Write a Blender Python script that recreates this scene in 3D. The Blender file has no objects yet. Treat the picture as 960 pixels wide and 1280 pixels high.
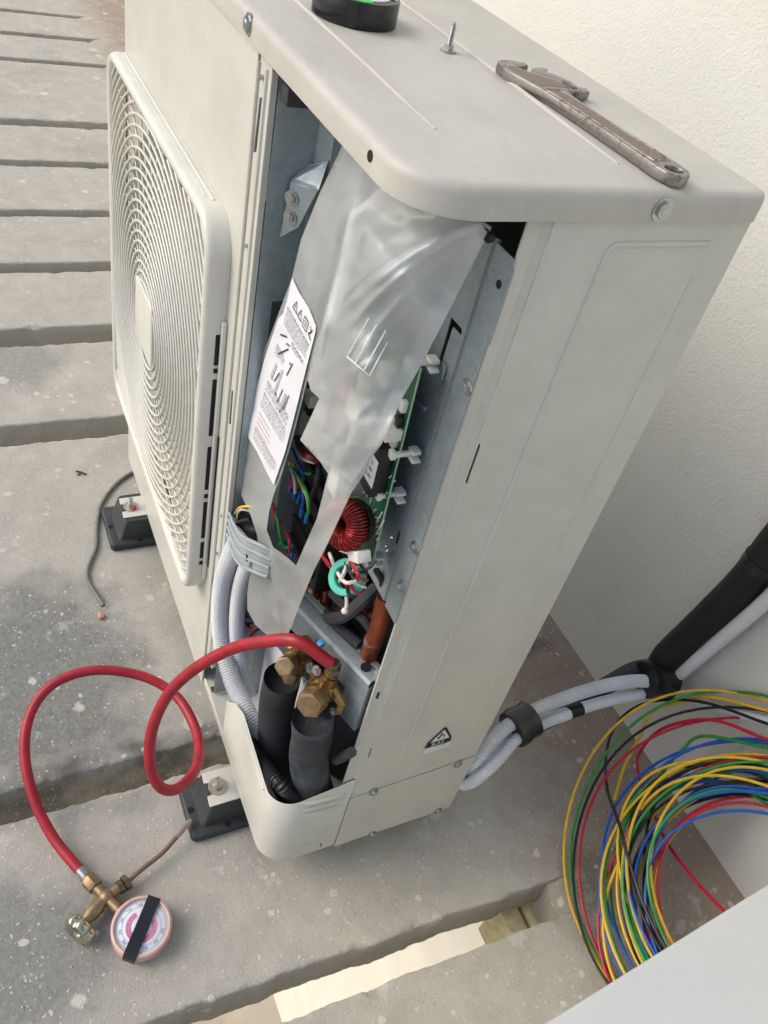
import bpy, bmesh, math, random
from mathutils import Vector, Matrix, noise
from mathutils.geometry import delaunay_2d_cdt
random.seed(7)
S = bpy.context.scene
COL = S.collection
rad = math.radians
# ------------------------------------------------------------------ camera
CAM = Vector((0.48527, -0.28989, 1.27595))
RR = Matrix(((0.39719193, 0.89609639, 0.19811569), (0.6806303, -0.14282013, -0.71857136), (-0.6156143, 0.42025429, -0.66663736)))
FPX = 1040.96                      # focal length for a frame 1280 units high
cd = bpy.data.cameras.new('camera')
cam = bpy.data.objects.new('camera', cd)
COL.objects.link(cam)
m = Matrix((RR[0], -RR[1], -RR[2])).transposed().to_4x4()
m.translation = CAM
cam.matrix_world = m
cd.sensor_fit = 'VERTICAL'
cd.sensor_height = 36.0
cd.lens = 36.0 * FPX / 1280.0
cd.clip_start = 0.02
cd.clip_end = 500
S.camera = cam
# ------------------------------------------------------------------ sky, sun, exposure
SUN_EL, SUN_AZ = rad(40), rad(205)          # azimuth from +Y towards +X
w = bpy.data.worlds.new('World')
S.world = w
w.use_nodes = True
nt = w.node_tree
bg = nt.nodes['Background']
sky = nt.nodes.new('ShaderNodeTexSky')
sky.sky_type = 'NISHITA'
sky.sun_disc = False
sky.sun_elevation = SUN_EL
sky.sun_rotation = SUN_AZ
sky.air_density = 1.0
sky.dust_density = 3.0
sky.ozone_density = 1.0
nt.links.new(sky.outputs[0], bg.inputs[0])
bg.inputs[1].default_value = 0.15
sl = bpy.data.lights.new('sun', 'SUN')
sl.energy = 0.75
sl.angle = rad(38)
sl.color = (1.0, 0.99, 0.945)
so = bpy.data.objects.new('sun', sl)
COL.objects.link(so)
sd = Vector((math.sin(SUN_AZ) * math.cos(SUN_EL), math.cos(SUN_AZ) * math.cos(SUN_EL), math.sin(SUN_EL)))
so.rotation_euler = sd.to_track_quat('Z', 'Y').to_euler()
so.location = sd * 20
S.view_settings.view_transform = 'Standard'
S.view_settings.look = 'None'
S.view_settings.gamma = 1
S.view_settings.exposure = 0.47
S.cycles.max_bounces = 8
S.cycles.transparent_max_bounces = 16
# ------------------------------------------------------------------ helpers
def ray(px, py):
    return (RR.transposed() @ Vector(((px - 480) / FPX, (py - 640) / FPX, 1)))
def at(px, py, ax, val):
    """real point where the sight line of a photo position meets the plane axis = val"""
    d = ray(px, py); i = 'xyz'.index(ax)
    return CAM + d * ((val - CAM[i]) / d[i])
def atp(px, py, p0, n):
    d = ray(px, py)
    return CAM + d * ((p0 - CAM).dot(n) / d.dot(n))
def L(r, g, b, k=1.0):
    f = lambda c: (c / 255 / 12.92 if c / 255 <= 0.04045 else ((c / 255 + 0.055) / 1.055) ** 2.4) * k
    return (f(r), f(g), f(b), 1)
WL = {}
def empty(name, loc):
    o = bpy.data.objects.new(name, None); COL.objects.link(o)
    o.empty_display_size = 0.05
    o.location = loc; WL[o.name] = Vector(loc)
    return o
def tag(o, label, cat, group=None):
    o['label'] = label; o['category'] = cat
    if group: o['group'] = group
    return o
def thing(name, label, cat, loc, group=None):
    return tag(empty(name, loc), label, cat, group)
class MB:
    def __init__(s): s.bm = bmesh.new()
    def box(s, c, d, rz=0.0, M=None):
        r = bmesh.ops.create_cube(s.bm, size=1.0)
        T = Matrix.Translation(Vector(c)) @ (M.to_4x4() if M else Matrix.Rotation(rz, 4, 'Z')) @ Matrix.Diagonal((d[0], d[1], d[2], 1))
        bmesh.ops.transform(s.bm, matrix=T, verts=r['verts']); return s
    def cyl(s, p0, p1, r0, r1=None, n=20, caps=True):
        p0, p1 = Vector(p0), Vector(p1); d = p1 - p0
        r = bmesh.ops.create_cone(s.bm, cap_ends=caps, segments=n, radius1=r0, radius2=r0 if r1 is None else r1, depth=d.length)
        T = Matrix.Translation((p0 + p1) / 2) @ d.to_track_quat('Z', 'Y').to_matrix().to_4x4()
        bmesh.ops.transform(s.bm, matrix=T, verts=r['verts']); return s
    def sph(s, c, r, sc=(1, 1, 1), n=12):
        q = bmesh.ops.create_uvsphere(s.bm, u_segments=n, v_segments=max(6, n // 2), radius=r)
        bmesh.ops.transform(s.bm, matrix=Matrix.Translation(Vector(c)) @ Matrix.Diagonal((*sc, 1)), verts=q['verts']); return s
    def rings(s, loops, closed=False, cap0=True, cap1=True):
        """skin between equally long loops of points"""
        L_ = [[s.bm.verts.new(p) for p in lp] for lp in loops]
        n = len(L_[0]); K = len(L_)
        for i in range(K if closed else K - 1):
            a, b = L_[i], L_[(i + 1) % K]
            for j in range(n):
                s.bm.faces.new((a[j], a[(j + 1) % n], b[(j + 1) % n], b[j]))
        if not closed:
            if cap0: s.bm.faces.new(L_[0][::-1])
            if cap1: s.bm.faces.new(L_[-1])
        return s
    def tube(s, pts, r, n=10, closed=False, rf=None, up=None):
        pts = [Vector(p) for p in pts]; K = len(pts); loops = []
        T = []
        for i in range(K):
            a = pts[(i - 1) % K] if (closed or i > 0) else pts[i]
            b = pts[(i + 1) % K] if (closed or i < K - 1) else pts[i]
            t = (b - a); T.append(t.normalized() if t.length > 1e-9 else Vector((0, 0, 1)))
        u = T[0].orthogonal().normalized()
        if up is not None: u = (Vector(up) - T[0] * T[0].dot(Vector(up))).normalized()
        us = []
        for i in range(K):
            if i > 0:
                q = T[i - 1].rotation_difference(T[i]); u = q @ u
            u = (u - T[i] * u.dot(T[i])).normalized(); us.append(u.copy())
        tw = 0.0
        if closed:
            e = T[-1].rotation_difference(T[0]) @ us[-1]
            tw = math.atan2(T[0].dot(e.cross(us[0])), e.dot(us[0]))
        for i in range(K):
            R = rf(i / max(1, K - 1), i) if rf else r
            q = Matrix.Rotation(tw * i / K, 3, T[i]) if closed else Matrix.Identity(3)
            uu = q @ us[i]; v = T[i].cross(uu)
            loops.append([pts[i] + (uu * math.cos(2 * math.pi * j / n) + v * math.sin(2 * math.pi * j / n)) * R for j in range(n)])
        s.rings(loops, closed); return s
    def prism(s, poly, holes, f, e, ex=()):
        """2-D polygon (with holes) mapped by f(u, v) and given thickness along vector e"""
        e = Vector(e); V = []; E = []
        for lp in [poly] + list(holes):
            k = len(V); V += [Vector(p) for p in lp]
            E += [(k + i, k + (i + 1) % len(lp)) for i in range(len(lp))]
        for a, b in ex:
            k = len(V); V += [Vector(a), Vector(b)]; E.append((k, k + 1))
        vo, eo, fo = delaunay_2d_cdt(V, E, [], 0, 1e-7)[:3]
        def ins(p, lp):
            c = False
            for i in range(len(lp)):
                a, b = lp[i], lp[i - 1]
                if (a[1] > p[1]) != (b[1] > p[1]) and p[0] < (b[0] - a[0]) * (p[1] - a[1]) / (b[1] - a[1]) + a[0]: c = not c
            return c
        F = []
        for t in fo:
            c = sum((vo[i] for i in t), Vector((0, 0))) / len(t)
            if ins(c, poly) and not any(ins(c, h) for h in holes): F.append(t)
        A = [s.bm.verts.new(f(*p)) for p in vo]; B = [s.bm.verts.new(Vector(f(*p)) + e) for p in vo]
        cnt = {}
        for t in F:
            s.bm.faces.new([A[i] for i in t]); s.bm.faces.new([B[i] for i in t][::-1])
            for i in range(len(t)):
                a, b = t[i], t[(i + 1) % len(t)]
                k = (min(a, b), max(a, b)); cnt.setdefault(k, []).append((a, b))
        for k, l in cnt.items():
            if len(l) == 1:
                a, b = l[0]; s.bm.faces.new((A[b], A[a], B[a], B[b]))
        loose = [v for v in s.bm.verts if not v.link_faces]
        bmesh.ops.delete(s.bm, geom=loose, context='VERTS')
        return s
    def bevel(s, wd, seg=2, ang=35):
        s.bm.normal_update()
        ed = [e for e in s.bm.edges if len(e.link_faces) == 2 and e.calc_face_angle(0) > rad(ang)]
        bmesh.ops.bevel(s.bm, geom=ed, offset=wd, segments=seg, affect='EDGES', profile=0.5, clamp_overlap=True); return s
def obj(name, mb, mat, parent=None, smooth=40, kind=None):
    bm = mb.bm
    bmesh.ops.recalc_face_normals(bm, faces=bm.faces)
    me = bpy.data.meshes.new(name); bm.to_mesh(me); bm.free()
    vs = [v.co for v in me.vertices]
    lo = Vector([min(v[i] for v in vs) for i in range(3)]); hi = Vector([max(v[i] for v in vs) for i in range(3)])
    c = (lo + hi) / 2
    if parent is None: c.z = lo.z
    me.transform(Matrix.Translation(-c))
    o = bpy.data.objects.new(name, me); COL.objects.link(o)
    me.materials.append(mat)
    if smooth:
        me.polygons.foreach_set('use_smooth', [True] * len(me.polygons))
        me.set_sharp_from_angle(angle=rad(smooth))
    WL[o.name] = c
    o.location = c - (WL[parent.name] if parent else Vector((0, 0, 0)))
    o.parent = parent
    if kind: o['kind'] = kind
    return o
def spline(P, k=10, closed=False):
    P = [Vector(p) for p in P]; n = len(P); out = []
    for i in range(n if closed else n - 1):
        p1, p2 = P[i], P[(i + 1) % n]
        p0 = P[i - 1] if (closed or i > 0) else p1 * 2 - p2
        p3 = P[(i + 2) % n] if (closed or i < n - 2) else p2 * 2 - p1
        for j in range(k):
            t = j / k
            out.append(0.5 * ((2 * p1) + (p2 - p0) * t + (2 * p0 - 5 * p1 + 4 * p2 - p3) * t * t + (3 * p1 - p0 - 3 * p2 + p3) * t ** 3))
    if not closed: out.append(P[-1])
    return out
def resample(P, step):
    P = [Vector(p) for p in P]; out = [P[0]]; acc = 0.0
    for a, b in zip(P, P[1:]):
        d = (b - a).length
        if d < 1e-9: continue
        t = step - acc
        while t <= d:
            out.append(a + (b - a) * (t / d)); t += step
        acc = d - (t - step)
    return out
def rrect(x0, x1, y0, y1, r, n=8):
    rs = r if isinstance(r, (list, tuple)) else [r] * 4        # corners: x1y1, x0y1, x0y0, x1y0
    out = []
    for (cx, cy, a, q) in ((x1, y1, 0, rs[0]), (x0, y1, 90, rs[1]), (x0, y0, 180, rs[2]), (x1, y0, 270, rs[3])):
        sx = -1 if cx == x1 else 1; sy = -1 if cy == y1 else 1
        for i in range(n + 1):
            t = rad(a + 90 * i / n)
            out.append((cx + sx * q + q * math.cos(t), cy + sy * q + q * math.sin(t)))
    return out
def circ(cx, cy, r, n=24, ry=None):
    ry = ry or r
    return [(cx + r * math.cos(2 * math.pi * i / n), cy + ry * math.sin(2 * math.pi * i / n)) for i in range(n)]
def text_into(mb, s, size, M, depth=0.0):
    cu = bpy.data.curves.new('t', 'FONT'); cu.body = s; cu.size = size; cu.align_x = 'CENTER'; cu.align_y = 'CENTER'
    cu.extrude = depth; cu.resolution_u = 2
    o = bpy.data.objects.new('t', cu); COL.objects.link(o)
    me = bpy.data.meshes.new_from_object(o.evaluated_get(bpy.context.evaluated_depsgraph_get()))
    me.transform(M); mb.bm.from_mesh(me)
    bpy.data.objects.remove(o); bpy.data.curves.remove(cu); bpy.data.meshes.remove(me)
# ------------------------------------------------------------------ materials
class NT:
    def __init__(s, name):
        s.m = bpy.data.materials.new(name); s.m.use_nodes = True
        s.t = s.m.node_tree; s.b = s.t.nodes['Principled BSDF']
        s.co = s.n('ShaderNodeTexCoord').outputs['Object']
        g = s.n('ShaderNodeNewGeometry'); s.pos = g.outputs['Position']
    def n(s, k, **kw):
        x = s.t.nodes.new(k)
        for a, b in kw.items(): setattr(x, a, b)
        return x
    def l(s, a, b): s.t.links.new(a, b)
    def val(s, sock, v):
        if hasattr(v, 'is_output') or hasattr(v, 'links'): s.l(v, sock)
        else: sock.default_value = v
    def noise(s, sc, det=4, ro=0.55, vec=None, dist=0.0):
        x = s.n('ShaderNodeTexNoise'); x.inputs['Scale'].default_value = sc; x.inputs['Detail'].default_value = det
        x.inputs['Roughness'].default_value = ro; x.inputs['Distortion'].default_value = dist
        s.l(vec or s.pos, x.inputs['Vector']); return x.outputs['Fac']
    def vor(s, sc, vec=None, out='Distance', rnd=1.0):
        x = s.n('ShaderNodeTexVoronoi'); x.inputs['Scale'].default_value = sc; x.inputs['Randomness'].default_value = rnd
        s.l(vec or s.pos, x.inputs['Vector']); return x
    def ramp(s, f, a, b, ca=(0, 0, 0, 1), cb=(1, 1, 1, 1)):
        x = s.n('ShaderNodeValToRGB'); e = x.color_ramp.elements
        e[0].position = a; e[1].position = b; e[0].color = ca; e[1].color = cb
        s.l(f, x.inputs[0]); return x.outputs[0]
    def mix(s, f, a, b, mode='MIX'):
        x = s.n('ShaderNodeMix', data_type='RGBA', blend_type=mode)
        s.val(x.inputs[0], f); s.val(x.inputs[6], a); s.val(x.inputs[7], b); return x.outputs[2]
    def math(s, op, a, b=0.0, c=None):
        x = s.n('ShaderNodeMath', operation=op); s.val(x.inputs[0], a); s.val(x.inputs[1], b)
        if c is not None: s.val(x.inputs[2], c)
        return x.outputs[0]
    def bump(s, h, st=0.3, dist=0.002):
        x = s.n('ShaderNodeBump'); x.inputs['Strength'].default_value = st; x.inputs['Distance'].default_value = dist
        s.l(h, x.inputs['Height']); s.l(x.outputs[0], s.b.inputs['Normal']); return x
    def set(s, **k):
        N = dict(c='Base Color', r='Roughness', m='Metallic', coat='Coat Weight', coatr='Coat Roughness', spec='Specular IOR Level', tr='Transmission Weight', a='Alpha', sub='Subsurface Weight')
        for a, v in k.items(): s.val(s.b.inputs[N[a]], v)
        return s
def plain(name, c, r=0.5, m=0.0, var=0.08, sc=60.0, bump=0.0, bsc=300.0, **kw):
    t = NT(name)
    f = t.noise(sc, 5, 0.6)
    d = tuple(x * (1 - 2 * var) for x in c[:3]) + (1,); u = tuple(min(1, x * (1 + 2 * var)) for x in c[:3]) + (1,)
    t.set(c=t.ramp(f, 0.3, 0.7, d, u), m=m, **kw)
    rr = t.ramp(t.noise(sc * 0.6, 4), 0.3, 0.7, (max(0, r - 0.08),) * 3 + (1,), (min(1, r + 0.08),) * 3 + (1,))
    t.set(r=rr)
    if bump: t.bump(t.noise(bsc, 3), bump, 0.001)
    return t.m
def paint(name, c, r=0.38, dirt=0.12):
    t = NT(name)
    big = t.noise(9, 5, 0.65); fine = t.noise(160, 3, 0.6)
    mp = t.n('ShaderNodeMapping'); mp.inputs['Scale'].default_value = (14, 90, 90); mp.inputs['Rotation'].default_value = (0, 0, .12); t.l(t.pos, mp.inputs[0]); smear = t.noise(1.0, 4, .6, mp.outputs[0])
    mq = t.n('ShaderNodeMapping'); mq.inputs['Scale'].default_value = (150, 150, 7); t.l(t.pos, mq.inputs[0]); drip = t.noise(1.0, 3, .55, mq.outputs[0])
    dk = tuple(x * 0.86 for x in c[:3]) + (1,)
    col = t.mix(t.ramp(big, 0.35, 0.75), c, dk)
    sp = t.ramp(t.noise(420, 2, 0.5), 0.70, 0.78)
    col = t.mix(t.math('MULTIPLY', sp, dirt), col, L(110, 96, 78))
    col = t.mix(t.math('MULTIPLY', t.ramp(smear, .52, .74), .15), col, L(222, 220, 212))
    col = t.mix(t.math('MULTIPLY', t.math('MULTIPLY', t.ramp(drip, .60, .74), t.ramp(t.noise(5, 3), .45, .65)), .18), col, L(140, 130, 112))
    t.set(c=col, r=t.ramp(fine, 0.2, 0.8, (r - .06,) * 3 + (1,), (r + .1,) * 3 + (1,)))
    t.bump(t.noise(700, 2), 0.06, 0.0004)
    return t.m
# ---- material library
def m_concrete():
    t = NT('concrete')
    sep = t.n('ShaderNodeSeparateXYZ'); t.l(t.pos, sep.inputs[0])
    big = t.noise(2.2, 6, 0.62); mid = t.noise(14, 6, 0.65); fine = t.noise(150, 4, 0.7); grit = t.noise(600, 2, 0.6)
    beige = t.mix(t.ramp(mid, 0.3, 0.7), L(186, 182, 170), L(169, 165, 154))
    grey = t.mix(t.ramp(fine, 0.3, 0.7), L(110, 110, 104), L(150, 150, 144))
    # worn grey patches: one around the slab left of the unit, one in the near left corner
    def patch(cx, cy, rx, ry):
        a = t.math('DIVIDE', t.math('SUBTRACT', sep.outputs[0], cx), rx); b = t.math('DIVIDE', t.math('SUBTRACT', sep.outputs[1], cy), ry)
        d = t.math('SQRT', t.math('ADD', t.math('MULTIPLY', a, a), t.math('MULTIPLY', b, b)))
        d = t.math('ADD', d, t.math('MULTIPLY', t.math('SUBTRACT', t.noise(9, 5, 0.6), 0.5), 1.3))
        return t.ramp(d, 0.55, 1.15, (1, 1, 1, 1), (0, 0, 0, 1))
    pm = t.math('MAXIMUM', patch(-0.47, -0.30, 0.30, 0.28), t.math('MULTIPLY', patch(-0.02, -0.36, 0.16, 0.16), 0.85))
    pm = t.math('MAXIMUM', pm, t.math('MULTIPLY', patch(-1.47, -0.22, .13, .18), 0.6))
    pm = t.math('MAXIMUM', pm, t.math('MULTIPLY', t.ramp(big, 0.52, 0.72), 0.35))
    pm = t.math('MAXIMUM', pm, patch(.17, .56, .07, .09))
    ed = t.math('ADD', t.math('ABSOLUTE', t.math('ADD', sep.outputs[0], .288)), t.math('MULTIPLY', t.math('SUBTRACT', t.noise(24, 5, .7), .5), .05))
    grime = t.math('MULTIPLY', t.ramp(ed, .008, .028, (1, 1, 1, 1), (0, 0, 0, 1)), t.ramp(t.noise(7, 3), .35, .55))
    col = t.mix(pm, beige, grey)
    brown = t.ramp(t.math('ADD', sep.outputs[1], t.math('MULTIPLY', t.math('SUBTRACT', mid, 0.5), 0.25)), 0.42, 0.66)
    col = t.mix(t.math('MULTIPLY', brown, 0.75), col, L(150, 130, 110))
    col = t.mix(t.math('MULTIPLY', t.ramp(t.noise(75, 5, 0.7), 0.52, 0.75), t.math('ADD', 0.14, t.math('MULTIPLY', pm, 0.35))), col, L(92, 90, 82))
    col = t.mix(t.math('MULTIPLY', grime, .75), col, L(74, 74, 66))
    # splashes of pale plaster
    wob = t.n('ShaderNodeVectorMath', operation='ADD'); t.l(t.pos, wob.inputs[0])
    nz = t.n('ShaderNodeTexNoise'); nz.inputs['Scale'].default_value = 55; nz.inputs['Detail'].default_value = 4; t.l(t.pos, nz.inputs['Vector'])
    sc = t.n('ShaderNodeVectorMath', operation='SCALE'); sc.inputs['Scale'].default_value = 0.014; t.l(nz.outputs['Color'], sc.inputs[0]); t.l(sc.outputs[0], wob.inputs[1])
    spl = None
    for s_, r_, pw in ((13, 0.26, 3.0), (36, 0.27, 2.3), (150, 0.36, 2.3)):
        v = t.vor(s_, wob.outputs[0]); sx = t.n('ShaderNodeSeparateXYZ'); t.l(v.outputs['Color'], sx.inputs[0])
        rr = t.math('MULTIPLY', t.math('POWER', sx.outputs[0], pw), r_)
        mk = t.math('MULTIPLY', t.math('SUBTRACT', rr, v.outputs['Distance']), 22.0)
        mk = t.n('ShaderNodeClamp').outputs[0] if False else t.ramp(mk, 0.0, 1.0)
        spl = mk if spl is None else t.math('MAXIMUM', spl, mk)
    cr = t.ramp(t.math('MULTIPLY', t.noise(38, 6, 0.75), t.ramp(t.noise(6, 3), 0.40, 0.62)), 0.49, 0.57)
    spl = t.math('MAXIMUM', spl, t.math('MULTIPLY', cr, 0.55))
    col = t.mix(t.math('MULTIPLY', spl, 0.8), col, L(208, 203, 190))
    pit = t.vor(190); pc = t.n('ShaderNodeSeparateXYZ'); t.l(pit.outputs['Color'], pc.inputs[0])
    pk = t.math('MULTIPLY', t.ramp(pit.outputs['Distance'], .10, .22, (1, 1, 1, 1), (0, 0, 0, 1)), t.ramp(pc.outputs[1], .70, .74))
    col = t.mix(t.math('MULTIPLY', pk, .6), col, L(84, 80, 72))
    col = t.mix(t.math('MULTIPLY', t.ramp(grit, .56, .72), .22), col, L(106, 102, 93))
    t.set(c=col, r=0.88)
    h = t.math('ADD', t.math('MULTIPLY', fine, 0.6), t.math('ADD', t.math('MULTIPLY', mid, 0.8), t.math('MULTIPLY', spl, 0.25)))
    h = t.math('ADD', h, t.math('MULTIPLY', grit, 0.4))
    t.bump(h, 0.85, 0.0024)
    return t.m
def m_stucco():
    t = NT('stucco')
    a = t.noise(210, 4, 0.6); b = t.noise(60, 4, 0.6); c = t.noise(1.7, 4, 0.6); g = t.noise(380, 3, 0.6)
    col = t.mix(t.ramp(c, 0.3, 0.75), L(219, 219, 211), L(209, 208, 200))
    col = t.mix(t.math('MULTIPLY', t.ramp(t.noise(12, 5, 0.7), 0.60, 0.8), 0.35), col, L(190, 182, 164))
    t.set(c=col, r=0.92)
    
    h = t.math('ADD', t.math('MULTIPLY', a, 1.2), t.math('ADD', t.math('MULTIPLY', b, 0.7), t.math('MULTIPLY', g, 0.3)))
    h = t.math('ADD', h, t.math('MULTIPLY', t.ramp(t.noise(60, 4, 0.6), 0.64, 0.72), -0.5))
    t.bump(h, 0.6, 0.0026)
    return t.m
def m_galv():
    t = NT('galvanised_steel')
    v = t.vor(150, out='Color'); sx = t.n('ShaderNodeSeparateXYZ'); t.l(v.outputs['Color'], sx.inputs[0])
    col = t.mix(t.ramp(sx.outputs[0], 0.1, 0.9), L(150, 162, 165), L(160, 170, 174))
    t.set(c=col, m=0.45, r=t.ramp(sx.outputs[1], 0, 1, (0.42,) * 3 + (1,), (0.55,) * 3 + (1,)))
    t.bump(t.noise(500, 2), 0.05, 0.0004)
    return t.m
def m_rust():
    t = NT('rusty_chrome')
    a = t.noise(170, 6, 0.7); b = t.noise(35, 4, 0.6)
    k = t.ramp(t.math('ADD', a, t.math('MULTIPLY', t.math('SUBTRACT', b, 0.5), 0.5)), 0.50, 0.66)
    col = t.mix(t.ramp(t.noise(420, 3), 0.3, 0.7), L(104, 90, 80), L(82, 68, 58))
    t.set(c=t.mix(k, L(150, 147, 144), col), m=t.ramp(k, 0, 1, (0.95,) * 3 + (1,), (0.35,) * 3 + (1,)), r=t.ramp(k, 0, 1, (0.3,) * 3 + (1,), (0.62,) * 3 + (1,)))
    t.bump(t.math('MULTIPLY', a, -1.0), 0.5, 0.0008)
    return t.m
def m_brownsteel():
    t = NT('rust_brown_steel')
    a = t.noise(260, 5, 0.7)
    t.set(c=t.mix(t.ramp(a, 0.3, 0.7), L(112, 96, 82), L(140, 126, 112)), m=0.35, r=0.55); t.bump(a, 0.4, 0.0008)
    return t.m
def m_sheet():
    t = NT('clear_plastic')
    n1 = t.noise(7, 3, 0.5)
    t.set(c=L(224, 227, 225), r=0.22, spec=0.6, coat=1.0, coatr=0.06)
    t.b.inputs['Roughness'].default_value = 0.32
    tr = t.n('ShaderNodeBsdfTransparent'); mx = t.n('ShaderNodeMixShader')
    tl = t.n('ShaderNodeBsdfTranslucent'); tl.inputs[0].default_value = L(205, 206, 200)
    m2 = t.n('ShaderNodeMixShader'); m2.inputs[0].default_value = 0.22
    t.l(t.b.outputs[0], m2.inputs[1]); t.l(tl.outputs[0], m2.inputs[2])
    t.l(t.ramp(n1, 0.3, 0.7, (0.34,) * 3 + (1,), (0.48,) * 3 + (1,)), mx.inputs[0])
    t.l(tr.outputs[0], mx.inputs[1]); t.l(m2.outputs[0], mx.inputs[2])
    o = t.t.nodes['Material Output']; t.l(mx.outputs[0], o.inputs[0])
    t.bump(t.noise(16, 2, 0.5), 0.10, 0.004)
    return t.m
CONC = m_concrete(); STUC = m_stucco(); GALV = m_galv(); RUST = m_rust(); BSTEEL = m_brownsteel(); FILM = m_sheet()
PAINT = paint('beige_enamel', L(204, 203, 191)); PAINTD = paint('lid_enamel', L(189, 186, 175), 0.5, 0.25); PWHITE = paint('ivory_plastic', L(216, 215, 203), 0.34)
GREYP = plain('grey_enamel', L(186, 188, 185), 0.42, var=0.02, sc=5, bump=0.03)
BLACK = plain('painted_cavity_dark', (0.006, 0.006, 0.007, 1), 0.8)  # near-black colour standing in for the shade inside holes and slots
RUBBER = plain('black_rubber', L(50, 53, 54), 0.55, var=0.12, sc=40, bump=0.15)
FOAM = plain('black_foam', L(52, 54, 56), 0.75, var=0.15, sc=25, bump=0.3, bsc=500)
def m_chalk():
    t = NT('chalky_foam'); a = t.noise(16, 5, .6); b = t.noise(60, 5, .7); g = t.noise(420, 3)
    sep = t.n('ShaderNodeSeparateXYZ'); t.l(t.pos, sep.inputs[0])
    k = t.ramp(t.math('ADD', a, t.math('MULTIPLY', t.math('SUBTRACT', b, .5), .5)), .46, .78)
    t.set(c=t.mix(k, t.mix(t.ramp(g, .3, .7), L(40, 43, 47), L(54, 57, 61)), L(84, 97, 112)), r=.72); t.bump(t.math('ADD', g, b), .35, .001)
    return t.m
FOAMG = m_chalk()
TAPE = plain('black_vinyl_tape', L(26, 29, 30), 0.32, var=0.1, sc=30, bump=0.12, bsc=120)
PIPEW = plain('white_conduit', L(212, 214, 216), 0.42, var=0.03, sc=20)
BRASS = plain('brass', L(150, 122, 78), 0.34, 0.85, var=0.12, sc=120, bump=0.08)
BRASSD = plain('dull_brass', L(146, 124, 94), 0.45, 0.7, var=0.12, sc=120, bump=0.08)
COPPER = plain('copper', L(150, 78, 52), 0.42, 0.75, var=0.2, sc=30, bump=0.05)
STEEL = plain('zinc_steel', L(176, 178, 176), 0.32, 0.9, var=0.06, sc=200)
RED = plain('red_hose', L(158, 28, 42), 0.46, var=0.12, sc=40, bump=0.06, bsc=700)
WR = plain('red_wire', L(176, 20, 48), 0.4); WB = plain('blue_wire', L(22, 86, 172), 0.4); WG = plain('green_wire', L(40, 140, 62), 0.4)
WY = plain('yellow_wire', L(222, 178, 40), 0.4); WK = plain('black_wire', L(24, 25, 26), 0.4); WW = plain('white_wire', L(214, 210, 200), 0.45)
PCB = plain('green_circuit_board', L(20, 92, 58), 0.4, var=0.15, sc=150, bump=0.1)
PCBE = plain('board_edge', L(150, 176, 150), 0.6); NYL = plain('white_nylon', L(226, 222, 212), 0.45, var=0.03)
CHIP = plain('black_component', L(16, 17, 17), 0.5); ENAM = plain('red_enamel_wire', L(150, 36, 30), 0.3, 0.4, var=0.15, sc=200)
TEAL = plain('teal_core', L(60, 176, 150), 0.45); PAPER = plain('white_paper', L(218, 219, 222), 0.6, var=0.02)
INK = plain('print_grey', L(112, 114, 120), 0.7); INKK = plain('print_black', L(22, 22, 22), 0.6); INKR = plain('print_red', L(196, 120, 126), 0.7)
PINK = plain('print_pink', L(206, 128, 158), 0.6); DIAL = plain('dial_white', L(214, 220, 226), 0.5, var=0.02); CASE = plain('gauge_case', L(206, 166, 158), 0.4, var=0.12, sc=30)
GREEN = plain('bright_green_print', L(60, 196, 84), 0.45); LGREY = plain('light_grey_lining', L(206, 208, 214), 0.6, var=0.05, sc=8)
CLAMPM = plain('grey_plastic', L(160, 168, 168), 0.4, var=0.03); GWIRE = plain('grey_cable', L(112, 112, 104), 0.55, var=0.1); BLUEC = plain('blue_cap', L(40, 150, 214), 0.4)
FANM = plain('fan_grey', L(172, 174, 168), 0.5); BRICKR = plain('red_chip', L(196, 140, 126), 0.8); TWIG = plain('dark_twig', L(70, 64, 54), 0.8)
GLASSY = plain('lower_ground', L(176, 166, 150), 0.85, var=0.1, sc=3, bump=0.2, bsc=60)
# ------------------------------------------------------------------ the setting
FZ = -0.0626                        # top of the terrace
YW = 0.797                          # face of the house wall
gm = MB().box((0, 0, -4.30), (160, 160, 0.12))
obj('ground', gm, GLASSY, kind='structure')
# house wall: runs on down past the terrace to the lower ground
wm = MB()
nx, nz = 60, 40
wm.box((-3.0, YW + 0.16, 1.42), (16.0, 0.32, 3.36))
wl = obj('house_wall', wm, STUC, smooth=0)
tag(wl, 'cream rough-plastered house wall behind the air conditioning unit', 'wall')
lw = MB().box((-3.0, YW + 0.16, -2.28), (16.0, 0.32, 4.0))
obj('lower_wall', lw, plain('brightened_render', L(225, 220, 203), .85, var=.03, sc=4, bump=.2, bsc=80), wl)  # paler than the wall above: daylight brightness put into its colour
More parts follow.
